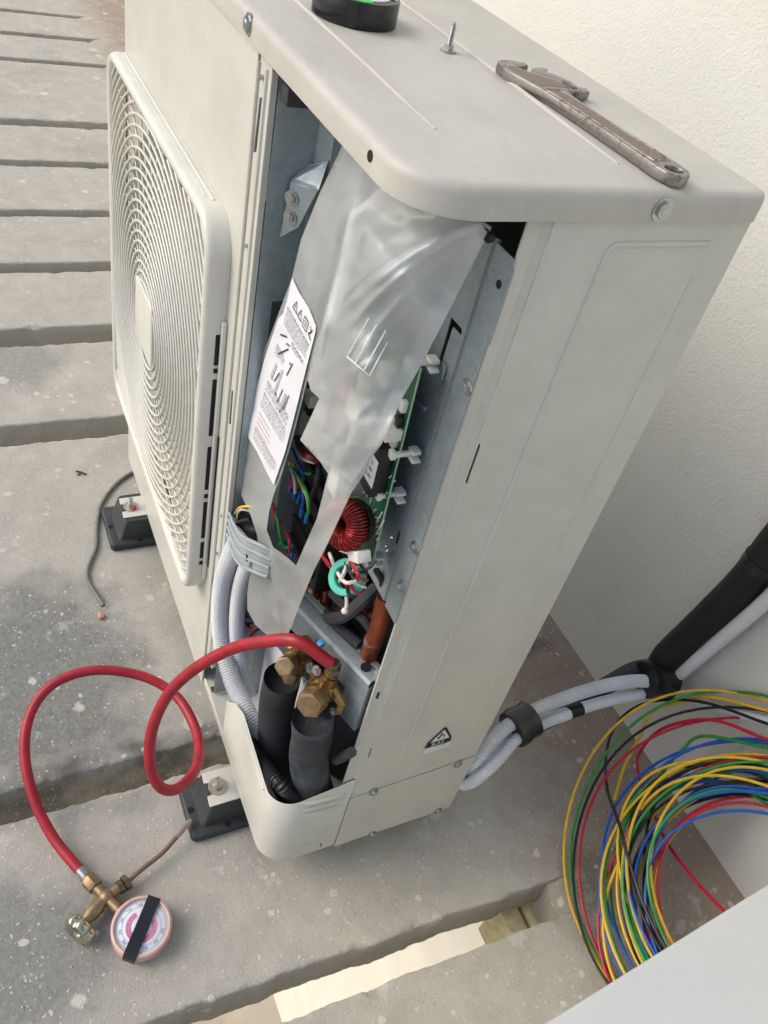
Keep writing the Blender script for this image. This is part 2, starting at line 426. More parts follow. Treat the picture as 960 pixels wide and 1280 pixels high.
# terrace: beams with open slots between them, joined by a strip along the wall
flo = empty('floor', (-1.5, 0, FZ - 0.1)); flo['kind'] = 'structure'
slots = [(0.114, 0.176, 0.0507, 0.041), (-0.276, -0.222, 0.0, 0.0), (-1.215, -1.142, 0, 0), (-1.630, -1.545, 0, 0), (-1.985, -1.927, 0, 0), (-2.335, -2.288, 0, 0),
         (-2.725, -2.675, 0, 0), (-3.110, -3.042, 0, 0), (-3.815, -3.765, 0, 0), (-4.180, -4.125, 0, 0), (-4.532, -4.485, 0, 0)]
YE, Y0, TH = 0.468, -0.56, 0.105
def beam(x0, x1, s0, s1, seed, y0=Y0, y1=YW, near=False):
    TH = 0.072 if seed == 2 else 0.125
    """slab between two slots; s = drift of each edge from y0 to y1"""
    M = MB(); ny = 380 if near else 120
    prof = []
    for i in range(ny + 1):
        y = y0 + (y1 - y0) * i / ny; tt = (y - Y0) / (YW - Y0)
        lp = []
        a = x0 + s0 * tt; b = x1 + s1 * tt
        def edge(sx, k):
            n = noise.noise(Vector((seed * 3.1 + k, y * 9, 0))) * 0.0026 + noise.noise(Vector((seed * 5.7 + k, y * 38, 3))) * 0.0026 + noise.noise(Vector((seed * 2.7 + k, y * 120, 6))) * 0.0014
            c = max(0.0, noise.noise(Vector((seed + k * 9, y * 21, 7))) - 0.08) * 0.024 + max(0.0, noise.noise(Vector((seed + k * 4, y * 60, 2)))) * .007
            return n, c
        na, ca = edge(-1, 0); nb, cb = edge(1, 5)
        r = 0.0038
        lp += [(a + na - 0.004, y, FZ - TH), (a + na * 0.7, y, FZ - 0.03 - ca * 0.6), (a + na, y, FZ - r - ca), (a + na + 0.3 * r, y, FZ - 0.3 * r - ca * .6), (a + na + r + ca, y, FZ - .0002), (a + na + r + ca + .004, y, FZ), (a + .04, y, FZ)]
        lp += [(b - .04, y, FZ), (b - nb - r - cb - .004, y, FZ), (b - nb - r - cb, y, FZ - .0002), (b - nb - 0.3 * r, y, FZ - 0.3 * r - cb * .6), (b - nb, y, FZ - r - cb), (b - nb * 0.7, y, FZ - 0.03 - cb * 0.6), (b - nb + 0.004, y, FZ - TH)]
        prof.append(lp)
    M.rings(prof)
    return obj('concrete_beam', M, CONC, flo, smooth=50)
xs = [2.4] + [v for s_ in slots for v in s_[:2][::-1]] + [-6.6]
for i in range(0, len(xs), 2):
    hi, lo = xs[i], xs[i + 1]
    k = i // 2
    sl0 = slots[k - 1][2] if k > 0 else 0       # drift of the far edge of the slot on the near side
    sl1 = slots[k][3] if k < len(slots) else 0
    beam(lo, hi, sl1, sl0, k + 1, near=(k < 4))
for k, s_ in enumerate(slots):
    M = MB(); x0, x1 = s_[0] - 0.016 + s_[2] * 0.87, s_[1] + 0.016 + s_[3] * 0.87
    lp = []
    for i in range(9):
        y = YE + (YW - YE) * i / 8; n = noise.noise(Vector((k, y * 30, 1))) * .002
        e = 0.012 if i == 0 else 0
        q_ = [noise.noise(Vector((k, y * 22, j))) * .009 for j in (3, 8)]
        lp.append([(x0 + .014, y, FZ - TH), (x0 + q_[0], y, FZ - .002), (x0 + .005 + q_[0], y, FZ + .0006 - e), ((x0 + x1) / 2, y + n, FZ + 0.0009 - e), (x1 - .005 + q_[1], y, FZ + .0006 - e), (x1 + q_[1], y, FZ - .002), (x1 - .014, y, FZ - TH)])
    M.rings(lp)
    obj('slot_end', M, CONC, flo, smooth=50)
for q_, nm in ((((.150, .20), (.412, .447)), 'mortar_fill'), (((.150, .20), (.455, .500)), 'mortar_fill')):
    (x0, x1), (y0, y1) = q_
    obj(nm, MB().box(((x0 + x1) / 2, (y0 + y1) / 2, FZ - .17), (x1 - x0 + .05, y1 - y0, .12)).bevel(.003), plain('yellow_mortar', L(206, 198, 158), .9, var=.12, sc=60, bump=.4, bsc=90), flo)
# small grit lying on the concrete
gr = MB(); rg = random.Random(5)
for i in range(420):
    x = rg.uniform(-1.6, 0.62); y = rg.uniform(-0.5, 0.76)
    if any(s_[0] - .03 < x < s_[1] + .06 for s_ in slots) or (-.99 < x < .0 and -.02 < y < .34): continue
    r = rg.uniform(0.0006, 0.0021)
    q = bmesh.ops.create_icosphere(gr.bm, subdivisions=1, radius=r)
    bmesh.ops.transform(gr.bm, matrix=Matrix.Translation((x, y, FZ + r * .4)) @ Matrix.Rotation(rg.uniform(0, 6), 4, 'Z') @ Matrix.Diagonal((1, rg.uniform(.5, 1.4), .7, 1)), verts=q['verts'])
obj('grit', gr, plain('plaster_grit', L(200, 192, 176), 0.9, var=0.2, sc=300), smooth=0, kind='stuff')
# ------------------------------------------------------------------ the outdoor unit
UW, UD, UH = 0.98, 0.33, 1.067
unit = thing('outdoor_unit', 'tall beige air conditioner outdoor unit with its corner cover off and wiring exposed', 'air conditioner', (-0.49, 0.165, 0.0))
FXZ = lambda y: (lambda u, v: Vector((u, y, v)))
FYZ = lambda x: (lambda u, v: Vector((x, u, v)))
FXY = lambda z: (lambda u, v: Vector((u, v, z)))
def screw(p, nrm, r=0.0055, parent=unit, mat=STEEL, washer=True, h=0.004):
    """hexagon washer-head screw with a cross recess"""
    p = Vector(p); nrm = Vector(nrm).normalized(); M = MB()
    if washer: M.cyl(p - nrm * .001, p + nrm * 0.0012, r * 1.35, n=20)
    M.cyl(p, p + nrm * h, r, r * 0.92, n=6)
    M.cyl(p + nrm * (h - .0004), p + nrm * (h + .0006), r * 0.62, r * .5, n=12)
    o = obj('screw', M, mat, parent)
    u = nrm.orthogonal().normalized(); v = nrm.cross(u); X = MB()
    R = Matrix((u, v, nrm)).transposed()
    X.box(p + nrm * (h + .0007), (r * .8, r * .2, .0005), M=R); X.box(p + nrm * (h + .00075), (r * .2, r * .8, .0005), M=R)
    if parent is unit: obj('cross_recess', X, INKK, o)
    return o
def ridge(pts, r, mat, parent, name='ridge', sq=0.6, n=8):
    return obj(name, MB().tube(pts, r, n), mat, parent)
# --- top cover
ol = rrect(-UW - .005, .004, -.005, UD + .005, [.012, .012, .02, .058], 10)
def inset(poly, d):
    n = len(poly); out = []
    for i in range(n):
        a, b, c = Vector(poly[i - 1]), Vector(poly[i]), Vector(poly[(i + 1) % n])
        t = (c - a).normalized(); nn = Vector((-t.y, t.x)); out.append(b + nn * d)
    return out
LIPH = 0.0255
M = MB(); lp = []
for d, z in ((0.0015, UH - LIPH), (0, UH - LIPH), (0, UH - .009), (.0008, UH - .005), (.003, UH - .002), (.006, UH - .0006), (.010, UH)):
    lp.append([(p[0], p[1], z) for p in inset(ol, d)])
M.rings(lp, cap0=False)
lid = obj('lid', M, PAINTD, unit, smooth=60)
zl = UH + .0001
A = [at(370, 0, 'z', zl), at(542, 161, 'z', zl)]; B = [at(497, 0, 'z', zl), at(640, 94, 'z', zl), at(746, 176, 'z', zl)]
def lridge(y, x0, x1):
    pts = [Vector((x0 + (x1 - x0) * i / 20, y, zl - .0016 + .0022 * min(1, 6 * min(i, 20 - i) / 20))) for i in range(21)]
    ridge(pts, .0022, PAINTD, lid)
lridge((A[0].y + A[1].y) / 2, -0.93, A[1].x); lridge(B[0].y, -0.93, -0.045)
h_ = at(463, 195, 'y', -.005)
obj('screw_hole_dark', MB().cyl((h_.x, -.0058, h_.z), (h_.x, .001, h_.z), .0042, n=16), BLACK, lid)  # solid black plug painted as the dark of the hole
q = at(311, 30, 'y', -.005); screw(q, (0, -1, 0), .0075, lid)
q = at(828, 262, 'x', .004); screw(q, (1, 0, 0), .0075, lid)
# --- fan side: front panel, grille, fan
FX1 = -0.352
GX0, GX1, GZ0, GZ1 = -0.985, -0.381, 0.203, 0.852
gcx, gcz = (GX0 + GX1) / 2 - .005, (GZ0 + GZ1) / 2
M = MB().prism([(-UW, .0), (FX1, .0), (FX1, UH - .022), (-UW, UH - .022)], [circ(gcx, gcz, .284, 64)], FXZ(0), (0, .0015, 0))
obj('front_panel', M, PAINT, unit)
obj('left_panel', MB().box((-UW + .001, UD / 2, UH / 2 - .012), (.002, UD - .004, UH - .0235)), PAINT, unit)
obj('rear_panel', MB().box((-UW / 2, UD - .001, UH / 2 - .012), (UW - .006, .002, UH - .0235)), PAINT, unit)
M = MB().rings([[(p[0], p[1], z) for p in inset(rrect(-UW + .006, -.003, .003, UD - .006, [.01, .01, .01, .04], 6), d)] for d, z in ((.002, 0), (0, .002), (0, .014), (.002, .016))]); obj('base_pan', M, PAINT, unit)
M = MB(); M.rings([[(gcx + r * math.cos(a), y, gcz + r * math.sin(a)) for a in [2 * math.pi * i / 64 for i in range(64)]] for r, y in ((.284, .0005), (.280, .012), (.276, .03), (.276, .11))], cap0=False, cap1=False)
obj('fan_shroud', M, PWHITE, unit)
obj('fan_bulkhead', MB().box((gcx, .16, gcz), (.62, .004, .68)), plain('heat_exchanger', L(164, 166, 160), .6, .1), unit)
fan = obj('fan', MB().cyl((gcx, .045, gcz), (gcx, .10, gcz), .062, n=32).bevel(.006), FANM, unit)
for k in range(3):
    M = MB(); a0 = k * 2 * math.pi / 3 + .5; lps = []
    for i in range(9):
        r = .055 + .21 * i / 8; lp = []
        for j in range(9):
            u = j / 8; a = a0 + (u - .5) * (1.25 - .25 * i / 8) + .25 * (i / 8) ** 2
            lp.append((gcx + r * math.cos(a), .05 + .05 * (1 - u) + .004 * math.sin(u * 3.14), gcz + r * math.sin(a)))
        lps.append(lp + [(p[0], p[1] + .002, p[2]) for p in lp[::-1]])
    M.rings(lps); obj('fan_blade', M, FANM, fan)
M = MB(); lps = []
base = rrect(GX0, GX1, GZ0, GZ1, .052, 10)
for d, y in ((0, -.0002), (0, -.020), (.0012, -.0255), (.004, -.0285), (.008, -.0296), (.013, -.0285), (.0165, -.025), (.018, -.019), (.019, -.004)):
    lps.append([(p[0], y, p[1]) for p in inset(base, d)])
M.rings(lps, cap0=False, cap1=False)
grille = obj('fan_grille', M, PWHITE, unit, smooth=60)
gin = inset(base, .016)
def inside(x, z):
    c = False
    for i in range(len(gin)):
        a, b = gin[i], gin[i - 1]
        if (a[1] > z) != (b[1] > z) and x < (b[0] - a[0]) * (z - a[1]) / (b[1] - a[1]) + a[0]: c = not c
    return c
def gy(r): return -.030 + .006 * (r / .36) ** 2
NR = 24
rads = [.070 + i * .0148 for i in range(NR)]
for r in rads:
    n = 120; P = [Vector((gcx + r * math.cos(2 * math.pi * i / n), gy(r), gcz + r * math.sin(2 * math.pi * i / n))) for i in range(n)]
    if all(inside(p.x, p.z) for p in P):
        obj('grille_ring', MB().tube(P, .0021, 6, closed=True), PWHITE, grille)
    else:
        runs = []; cur = []
        st = next((i for i in range(n) if not inside(P[i].x, P[i].z)), 0)
        for i in range(n + 1):
            p = P[(st + i) % n]
            if inside(p.x, p.z): cur.append(p)
            else:
                if len(cur) > 2: runs.append(cur)
                cur = []
        for c in runs: obj('grille_arc', MB().tube(c, .0021, 6), PWHITE, grille)
for k in range(40):
    pts = []
    for i in range(25):
        r = .055 + .36 * i / 24; a = k * 2 * math.pi / 40 + .55 * (r / .3) ** 1.3
        x, z = gcx + r * math.cos(a), gcz + r * math.sin(a)
        if not inside(x, z): break
        pts.append(Vector((x, gy(r) + .003, z)))
    obj('grille_spoke', MB().tube(pts, .0016, 5), PWHITE, grille)
M = MB(); M.rings([[(p[0], y, p[1]) for p in inset(rrect(gcx - .060, gcx + .052, gcz - .050, gcz + .060, .010, 5), d)] for d, y in ((0, -.024), (0, -.0315), (.0015, -.033), (.004, -.0335))])
obj('hub_plate', M, PWHITE, grille)
ridge([(GX0 + .05 + .5 * i / 10, -.009, GZ1 + .0002) for i in range(11)], .0016, PWHITE, grille)
ridge([(GX0 + .06 + .48 * i / 10, -.016, GZ1 - .0002) for i in range(11)], .001, PWHITE, grille)
# solid black blocks painted as the dark of openings down the grille's right edge, with the upright bar beside them
for z0, z1 in ((.66, .705), (.648, .655), (.545, .638), (.445, .525), (.428, .436), (.345, .42), (.300, .335), (.285, .293)):
    obj('vent_slot_dark', MB().box((GX1 + .0003, -.0085, (z0 + z1) / 2), (.0012, .0066, z1 - z0)), BLACK, grille)
obj('upright_bar', MB().box((GX1 + .004, -.0035, .49), (.008, .006, .47)).bevel(.0015), PWHITE, grille)
obj('vent_slot_dark', MB().box((GX1 + .011, -.0011, .42), (.003, .0014, .26)), BLACK, grille)  # black strip in place of the slot's shade
# --- post at the edge of the front panel
fp = [(FX1, 0.09), (-.316, .09), (-.316, UH - .0235), (FX1, UH - .0235)]
hs = [[(-.343, .905 + .0), (-.3385, .905), (-.3385, .985), (-.343, .985)], [(-.3345, .575), (-.331, .575), (-.331, .632), (-.3345, .632)], [(-.3345, .318), (-.331, .318), (-.331, .335), (-.3345, .335)]]
hs = [[at(*p, 'y', .0025).xz for p in q] for q in ([(324.5, 122), (327.5, 122), (320.5, 190), (316.5, 190)], [(289.5, 488), (291.5, 488), (288.5, 530), (286, 530)], [(266.5, 722), (268.5, 722), (267, 740), (264.8, 740)])]
M = MB().prism(fp, hs, FXZ(.0025), (0, .0016, 0))
post = obj('front_post', M, PAINT, unit)
ridge([(-.3275, .0025, .10 + .93 * i / 12) for i in range(13)], .0032, PAINT, post)
ridge([(FX1 + .001, .001, .02 + 1.01 * i / 12) for i in range(13)], .0022, PAINT, post)
obj('return_flange', MB().box((-.3162, .006, .562), (.0014, .006, .94)), PAINT, post)
for q in ((328, 97), (308, 307), (278, 645), (272, 692)): screw(at(*q, 'y', .0015), (0, -1, 0), .0028, post, washer=False, h=.002)
# --- side panel
SY0 = .1225
hole = [[(.1230, .776), (.1270, .771), (.1270, .819), (.1230, .825)], [(.1230, .266), (.1262, .261), (.1262, .285), (.1230, .290)]]
M = MB().prism([(SY0 - .009, .02), (UD, .02), (UD, UH - .0235), (SY0 - .009, UH - .0235)], hole, lambda u, v: Vector((-.0045 * max(0, SY0 - u) / .009, u, v)), (-.0016, 0, 0), [((SY0, .0201), (SY0, UH - .02351))])
side = obj('side_panel', M, PAINT, unit)
M = MB().box((-.0048, .1075, .5325), (.0016, .013, 1.022)); obj('side_flange', M, PAINT, side)
M = MB(); M.tube([(-.001, SY0, .02 + (UH - .045) * i / 10) for i in range(11)], .0018, 8); obj('ridge', M, PAINT, side)
M = MB(); M.tube([(-.0052, .1018, .02 + (UH - .045) * i / 10) for i in range(11)] + [Vector((-.0052, .1018, UH - .024))], .0016, 8); obj('ridge', M, PAINT, side)
fr = [(0.0004, .290, 1.0205)] + [(0.0004, .200, 1.0205)] + [(0.0004, .192 + .008 * math.cos(rad(a)), 1.0125 + .008 * math.sin(rad(a))) for a in (90, 120, 150, 180)] + [(0.0004, .1835, .9), (0.0004, .183, .226)]
pts = []
for a, b in zip(fr, fr[1:]): pts += [Vector(a).lerp(Vector(b), i / 8) for i in range(8)]
ridge([p - Vector((.0014, 0, 0)) for p in pts] + [Vector(fr[-1]) - Vector((.0014, 0, 0))], .0036, PAINT, side)
ridge([(-.0006, .292, .25 + .74 * i / 8) for i in range(9)], .0016, PAINT, side)
obj('screw_hole_dark', MB().cyl((-.0045, .109, .408), (-.0047, .109, .42), .002), BLACK, side)  # black peg as the hole's painted darkness
for q in ((500, 806), (497, 815), (495, 826)): pass
obj('flange_slot_dark', MB().box((-.0049, .1085, .4035), (.0008, .004, .022)), BLACK, side)  # black block painted in for the dark of the slot
for q in ((505, 797), (596, 460)): screw(at(*q, 'x', -.005), (1, 0, 0), .0024, side, washer=False, h=.001)
M = MB().prism([(SY0 - .004, -.002), (UD + .001, -.002), (UD + .001, .165), (SY0 - .004, .152)], [], FYZ(.0004), (.0016, 0, 0))
low = obj('lower_panel', M.bevel(.0008, 1), PAINT, side)
for q in ((467, 990), (572, 955), (547, 1013), (465, 1042)): screw(at(*q, 'x', .002), (1, 0, 0), .0058, side)
for cy, cz in ((.152, .112), (.148, .052)):
    ridge([Vector((.0019, cy + .019 * math.cos(a), cz + .019 * math.sin(a))) for a in [rad(-40 + i * 10) for i in range(12)]], .0008, PAINT, low)
# warning label on the side panel
pl = lambda pts, x: [at(a, b, 'x', x).yz for a, b in pts]
s_ = 90 / 960
c = lambda X, Y: (510 + X * s_, 890 + Y * s_)
M = MB().prism(pl([c(190, 568), c(222, 490), c(505, 198), c(580, 322), c(570, 382), c(545, 450)], .0006), [], FYZ(.0006), (.0004, 0, 0))
lab = obj('warning_label', M, PAPER, unit, smooth=0)
M = MB().prism(pl([c(222, 490), c(262, 420), c(500, 200), c(520, 212), c(580, 322), c(568, 382), c(480, 420)], .0011), [pl([c(282, 422), c(488, 232), c(550, 330), c(540, 345), c(470, 362)], .0011)], FYZ(.0011), (.0002, 0, 0))
obj('warning_triangle', M, INKK, lab, smooth=0)
M = MB()
fl = [c(388, 352), c(400, 335), c(424, 325), c(440, 292), c(462, 268), c(458, 290), c(492, 300), c(488, 325), c(466, 345), c(478, 318), c(462, 302), c(445, 318), c(425, 345), c(405, 362)]
M.prism(pl(fl, .0011), [], FYZ(.0011), (.0002, 0, 0)); obj('flame_symbol', M, INKK, lab, smooth=0)
u = (at(*c(565, 362), 'x', 0) - at(*c(240, 470), 'x', 0)).normalized(); v = Vector((1, 0, 0)).cross(u)
def lmat(p, u, v): return Matrix.Translation(p) @ Matrix((u, v, u.cross(v))).transposed().to_4x4()
p = at(*c(398, 418), 'x', .0015); M = MB(); text_into(M, 'R32', .0135, lmat(p, u, v)); obj('lettering', M, PAPER, lab, smooth=0)
p = at(*c(475, 440), 'x', .0013); M = MB(); text_into(M, '2/3', .006, lmat(p, u, v)); obj('lettering', M, INKK, lab, smooth=0)
# --- corner cover left at the foot of the opening
pth = [Vector((-.226, 0)), Vector((-.19, 0)), Vector((-.155, 0)), Vector((-.12, 0)), Vector((-.075, 0))] + [Vector((-.04 + .04 * math.sin(rad(a)), .04 - .04 * math.cos(rad(a)))) for a in range(0, 91, 9)] + [Vector((0, .06)), Vector((0, .09)), Vector((0, SY0 - .005))]
tops = []; 
for p in pth:
    if p.x < -.19: t = .125 + (p.x + .226) / .036 * .045
    elif p.x < -.155: t = .170 + (p.x + .19) / .035 * .023
    elif p.y < .001: t = .193 - (p.x + .155) / .115 * .018
    elif p.x < 0: t = .175 + p.y / .04 * .012
    else: t = .187 + (p.y - .04) / .075 * .018
    tops.append(t)
M = MB(); lps = []
for i, p in enumerate(pth):
    a = pth[max(0, i - 1)]; b = pth[min(len(pth) - 1, i + 1)]; t = (b - a).normalized(); n = Vector((t.y, -t.x)) * .0018
    zb = .022 if p.x < -.16 else (.008 if p.y < .05 else .002)
    zb = .024 if i == 0 else zb
    q = p - n * 1.0
    lps.append([(p.x, p.y, zb), (p.x, p.y, tops[i] - .001), (p.x - n.x * .5, p.y - n.y * .5, tops[i]), (q.x, q.y, tops[i] - .001), (q.x, q.y, zb)])
M.rings(lps)
cup = obj('corner_cover', M, PAINT, unit, smooth=50)
for k in range(3):
    z0 = .182 - k * .0175
    M = MB(); lv = []
    for i in range(13):
        t = i / 12; y = .036 + .072 * t; zz = z0 + .001 * t; h_ = .0052 * min(1, 5 * min(t, 1 - t) + .05)
        zz = z0 - .008 * t
        lv.append([(-.001, y, zz + .0042), (h_ * .45, y, zz + .0036), (h_ * .9, y, zz + .0022), (h_, y, zz), (h_ * .85, y, zz - .0022), (-.001, y, zz - .0034)])
    M.rings(lv); obj('louvre', M, PAINT, cup, smooth=20)
ridge([Vector((-.150 + .105 * i / 8, -.0006, .181 - .016 * i / 8)) for i in range(9)], .0026, PAINT, cup)
ridge([Vector((-.152 + .112 * i / 8, -.0004, .171 - .019 * i / 8)) for i in range(9)], .0014, PAINT, cup)
ridge([Vector((-.008, .0255, .03 + .01 * i)) for i in range(12)], .0006, PAINT, cup)
obj('slit_dark', MB().box((.0004, .093, .018), (.0009, .0014, .012)), BLACK, cup)  # slit not cut; its shade is a black sliver
ridge([Vector((.0003, .030 + .06 * i / 6, .024 + .001 * i)) for i in range(7)], .001, PAINT, cup)
# --- feet brackets with bolt
def tab(cx, rust=False):
    M = MB().prism([(cx - .03, .006), (cx - .03, -.046), (cx - .012, -.0475), (cx - .009, -.034), (cx + .009, -.034), (cx + .012, -.048), (cx + .03, -.049), (cx + .03, .006)], [], FXY(.0012), (0, 0, .002))
    t = obj('mounting_tab', M.bevel(.0007, 1), PAINT, unit)
    y = -.028
    obj('washer', MB().cyl((cx, y, .0032), (cx, y, .0052), .0155, n=28), plain('washer_steel', L(172, 166, 148), .4, .6), t); obj('nut', MB().cyl((cx, y, .005), (cx, y, .013), .0085, n=6).bevel(.0008), STEEL, t)
    M = MB().tube([(cx, y, .012 + .0009 * i) for i in range(18)], .005, 12, rf=lambda f, i: .0045 if i % 2 else .0051); obj('stud', M, STEEL, t)
    if rust: obj('rust_spot', MB().sph((cx + .009, y + .004, .008), .006, (1, 1, .6)), plain('rust_red', L(160, 70, 58), .8), t)
tab(-.150); tab(-.820, True)
# ------------------------------------------------------------------ inside the open corner
# partition between the fan side and the compressor side
M = MB(); pp = [Vector((-.3135, .0095)), Vector((-.3135, .056)), Vector((-.296, .066)), Vector((-.296, .10)), Vector((-.296, .20)), Vector((-.296, UD - .004))]
M.rings([[(p.x, p.y, .018), (p.x, p.y, UH - .027), (p.x - .0012, p.y + .0003, UH - .027), (p.x - .0012, p.y + .0003, .018)] for p in pp])
part = obj('partition', M, GALV, unit, smooth=20)
obj('lining_patch', MB().box((-.3127, .04, .73), (.0012, .022, .12)).bevel(.0004), FOAM, part)
obj('lining_patch', MB().box((-.3127, .045, .60), (.0012, .016, .09)).bevel(.0004), FOAM, part)
obj('foam_strip', MB().box((-.30, .03, 1.018), (.02, .04, .018)).bevel(.003), FOAM, part)
pxz = lambda q, x: at(*q, 'x', x).yz
BP, BN = at(372, 250, 'x', -.300), Vector((.62, -.78, 0)).normalized(); BU = Vector((-BN.y, BN.x, 0))
bq = lambda q: (lambda p: ((p - BP).dot(BU), p.z - BP.z))(atp(*q, BP, BN))
FB = lambda o_: (lambda u, v: BP + BU * u + Vector((0, 0, v)) + BN * o_)
M = MB().prism([bq(q) for q in ((361, 243), (364, 226), (398, 238), (374, 284), (350, 297))], [], FB(0), BN * .0016)
brk = obj('angle_bracket', M.bevel(.0005, 1), GALV, unit)
a1, a2, a3, a4 = (atp(*q, BP, BN) for q in ((364, 226), (398, 238), (389, 202), (360, 208)))
M = MB().rings([[a1, a2, a3 + Vector((-.004, .02, 0)), a4 + Vector((-.004, .02, 0))], [p + Vector((-.0008, .0012, 0)) for p in (a1, a2, a3 + Vector((-.004, .02, 0)), a4 + Vector((-.004, .02, 0)))]]); obj('bracket_flap', M, GALV, brk)
for q in ((366, 247), (364, 271)): screw(atp(*q, BP, BN) + BN * .0018, BN, .006, brk)
obj('rail', MB().box((-.272, .085, .95), (.03, .0016, .13)).bevel(.0004), GALV, unit)
# plate that carries the electronics
PY = .0985
f = lambda q: at(*q, 'y', PY).xz
slot_l = [c_ for c_ in [(420 + x / 3.692, 330 + y / 3.692) for x, y in ((532, 244), (581, 300), (578, 331), (540, 290), (482, 471), (469, 466))]]
hol = [[f(q) for q in slot_l], [Vector(f((497, 672))) + Vector(p) for p in circ(0, 0, .0034, 14, .011)], [Vector(f((491, 692))) + Vector(p) for p in circ(0, 0, .0012, 6, .006)],
       [Vector(f((521, 591))) + Vector(p) for p in circ(0, 0, .0014, 6, .004)], [Vector(f((556, 470))) + Vector(p) for p in circ(0, 0, .0016, 6, .004)], [Vector(f((487, 703))) + Vector(p) for p in circ(0, 0, .0012, 6, .004)], [Vector(f((530, 487))) + Vector(p) for p in circ(0, 0, .0014, 6, .005)]]
zt = f((620, 300))[1]
M = MB().prism([(-.300, .562), (-.036, .5625), (-.036, zt), (-.300, zt + .01)], hol, FXZ(PY), (0, .0012, 0))
mp = obj('electronics_plate', M, GALV, unit)
M = MB(); prof = [(-.0365, PY), (-.0335, PY + .004), (-.030, PY + .004), (-.0275, PY - .001), (-.0275, PY - .0022), (-.0365, PY + .0012 - .003)]
prof = [(-.037, PY - .0004), (-.0345, PY + .0035), (-.0315, PY + .0035), (-.029, PY - .0015), (-.0015, PY - .0015), (-.0015, PY - .0003), (-.0285, PY - .0003), (-.031, PY + .0048), (-.035, PY + .0048), (-.0375, PY + .0008)]
M.rings([[(x, y, z) for x, y in prof] for z in (.5625, .60, .75, .9, zt)])
fl_ = obj('plate_flange', M, GALV, mp, smooth=25)
M = MB().prism([(-.002, .60), (-.0008, .60), (-.0008, .93), (.002, .935), (.002, 1.0), (-.002, 1.004)], [], FXZ(PY - .0012), (0, .001, 0)); obj('flange_lip', M, GALV, fl_)
for q in ((584, 483), (519, 684), (502, 733)): screw(at(*q, 'y', PY - .002), (0, -1, 0), .0056, mp)
obj('screw_hole_dark', MB().cyl((-.0105, PY - .0018, .982), (-.0105, PY - .0012, .982), .0038, n=14), BLACK, fl_)  # black disc on the flange for the shade in the hole
for q in ((500, 492), (487, 606), (524, 505)):
    a = at(*q, 'y', PY - .001); obj('embossed_peg', MB().tube([a + Vector((-.018, 0, -.004)), a, a + Vector((.012, 0, .003))], .0022, 8), GALV, mp)
a = at(553, 464, 'y', PY - .002); obj('embossed_peg', MB().box(a, (.008, .003, .016)).bevel(.001), GALV, mp)
# circuit board standing off the plate
BY = .071
b_ = lambda q, y=BY: at(*q, 'y', y)
xr0, xr1 = b_((463, 710)), b_((525, 460))
M = MB().prism([(-.27, .635), (xr0.x, xr0.z), (xr1.x, xr1.z), (-.27, .89)], [], FXZ(BY), (0, .0018, 0))
pcb = obj('circuit_board', M, PCB, unit)
M = MB().tube([xr0 + Vector((0.0004, .0009, 0)), xr0.lerp(xr1, .5) + Vector((.0004, .0009, 0)), xr1 + Vector((.0004, .0009, 0))], .0011, 6); obj('board_edge', M, PCBE, pcb)
for q in ((508, 572), (490, 623), (464, 703), (530, 458)):
    a = b_(q, BY + .006); M = MB()
    M.cyl(a + Vector((-.006, -.014, 0)), a + Vector((-.006, .018, 0)), .0034, n=10)
    M.box(a + Vector((-.004, .010, .004)), (.012, .010, .004)).box(a + Vector((-.002, .010, -.004)), (.014, .010, .0035)); M.box(a + Vector((-.007, -.012, 0)), (.009, .006, .009))
    obj('board_clip', M.bevel(.0008, 1), NYL, pcb)
def bbox(name, q, size, mat, y0=BY, par=pcb, bev=.0012, roll=0.0):
    """component standing on the board, its outer face centred on a photo position"""
    a = at(*q, 'y', y0 - size[1]); M = MB().box((0, 0, 0), size).bevel(bev)
    bmesh.ops.transform(M.bm, matrix=Matrix.Translation(a + Vector((0, size[1] / 2, 0))) @ Matrix.Rotation(roll, 4, 'Y'), verts=M.bm.verts)
    return obj(name, M, mat, par)
mod = bbox('power_module', (456, 574), (.050, .018, .062), CHIP)
a = at(458, 577, 'y', BY - .0186); st = obj('sticker', MB().box(a, (.044, .0006, .034)), PAPER, mod)
M = MB()
for k, s in enumerate(('RD 16', 'S01-08', 'X 2 4M')): text_into(M, s, .0062, lmat(a + Vector((.006, -.0006, .009 - k * .009)), Vector((1, 0, 0)), Vector((0, 0, 1))))
obj('lettering', M, INKK, st, smooth=0)
bbox('ribbon_socket', (476, 538), (.024, .018, .013), NYL); bbox('capacitor_block', (440, 560), (.03, .03, .05), NYL); bbox('capacitor_block', (418, 590), (.022, .034, .06), NYL)
bbox('relay', (440, 510), (.03, .02, .03), NYL); bbox('relay', (452, 486), (.026, .02, .022), NYL); bbox('relay', (476, 468), (.018, .016, .02), NYL)
bbox('film_capacitor', (425, 485), (.02, .02, .016), plain('pink_capacitor', L(206, 96, 130), .5)); bbox('film_capacitor', (420, 525), (.018, .02, .016), plain('red_capacitor', L(170, 60, 70), .5))
for q in ((501, 508), (496, 527), (489, 552), (477, 592), (472, 607)): bbox('chip', q, (.007, .006, .012), CHIP if q[1] % 2 else NYL, bev=.0006)
M = MB()
for q in ((508, 520), (502, 541), (496, 566), (490, 585)):
    a = b_((q[0] - 8, q[1]), BY - .003); M.cyl(a, a + Vector((0, .003, 0)), .0028, n=12)
obj('capacitor_can', M, CHIP, pcb)
M = MB()
lt = lambda *qs: M.tube([b_(q, BY - .0004) for q in qs], .0008, 5)
lt((471, 616), (466, 614), (462, 632)); lt((455, 616), (449, 619)); lt((447, 620), (452, 614)); lt((478, 640), (472, 650)); lt((470, 668), (480, 650))
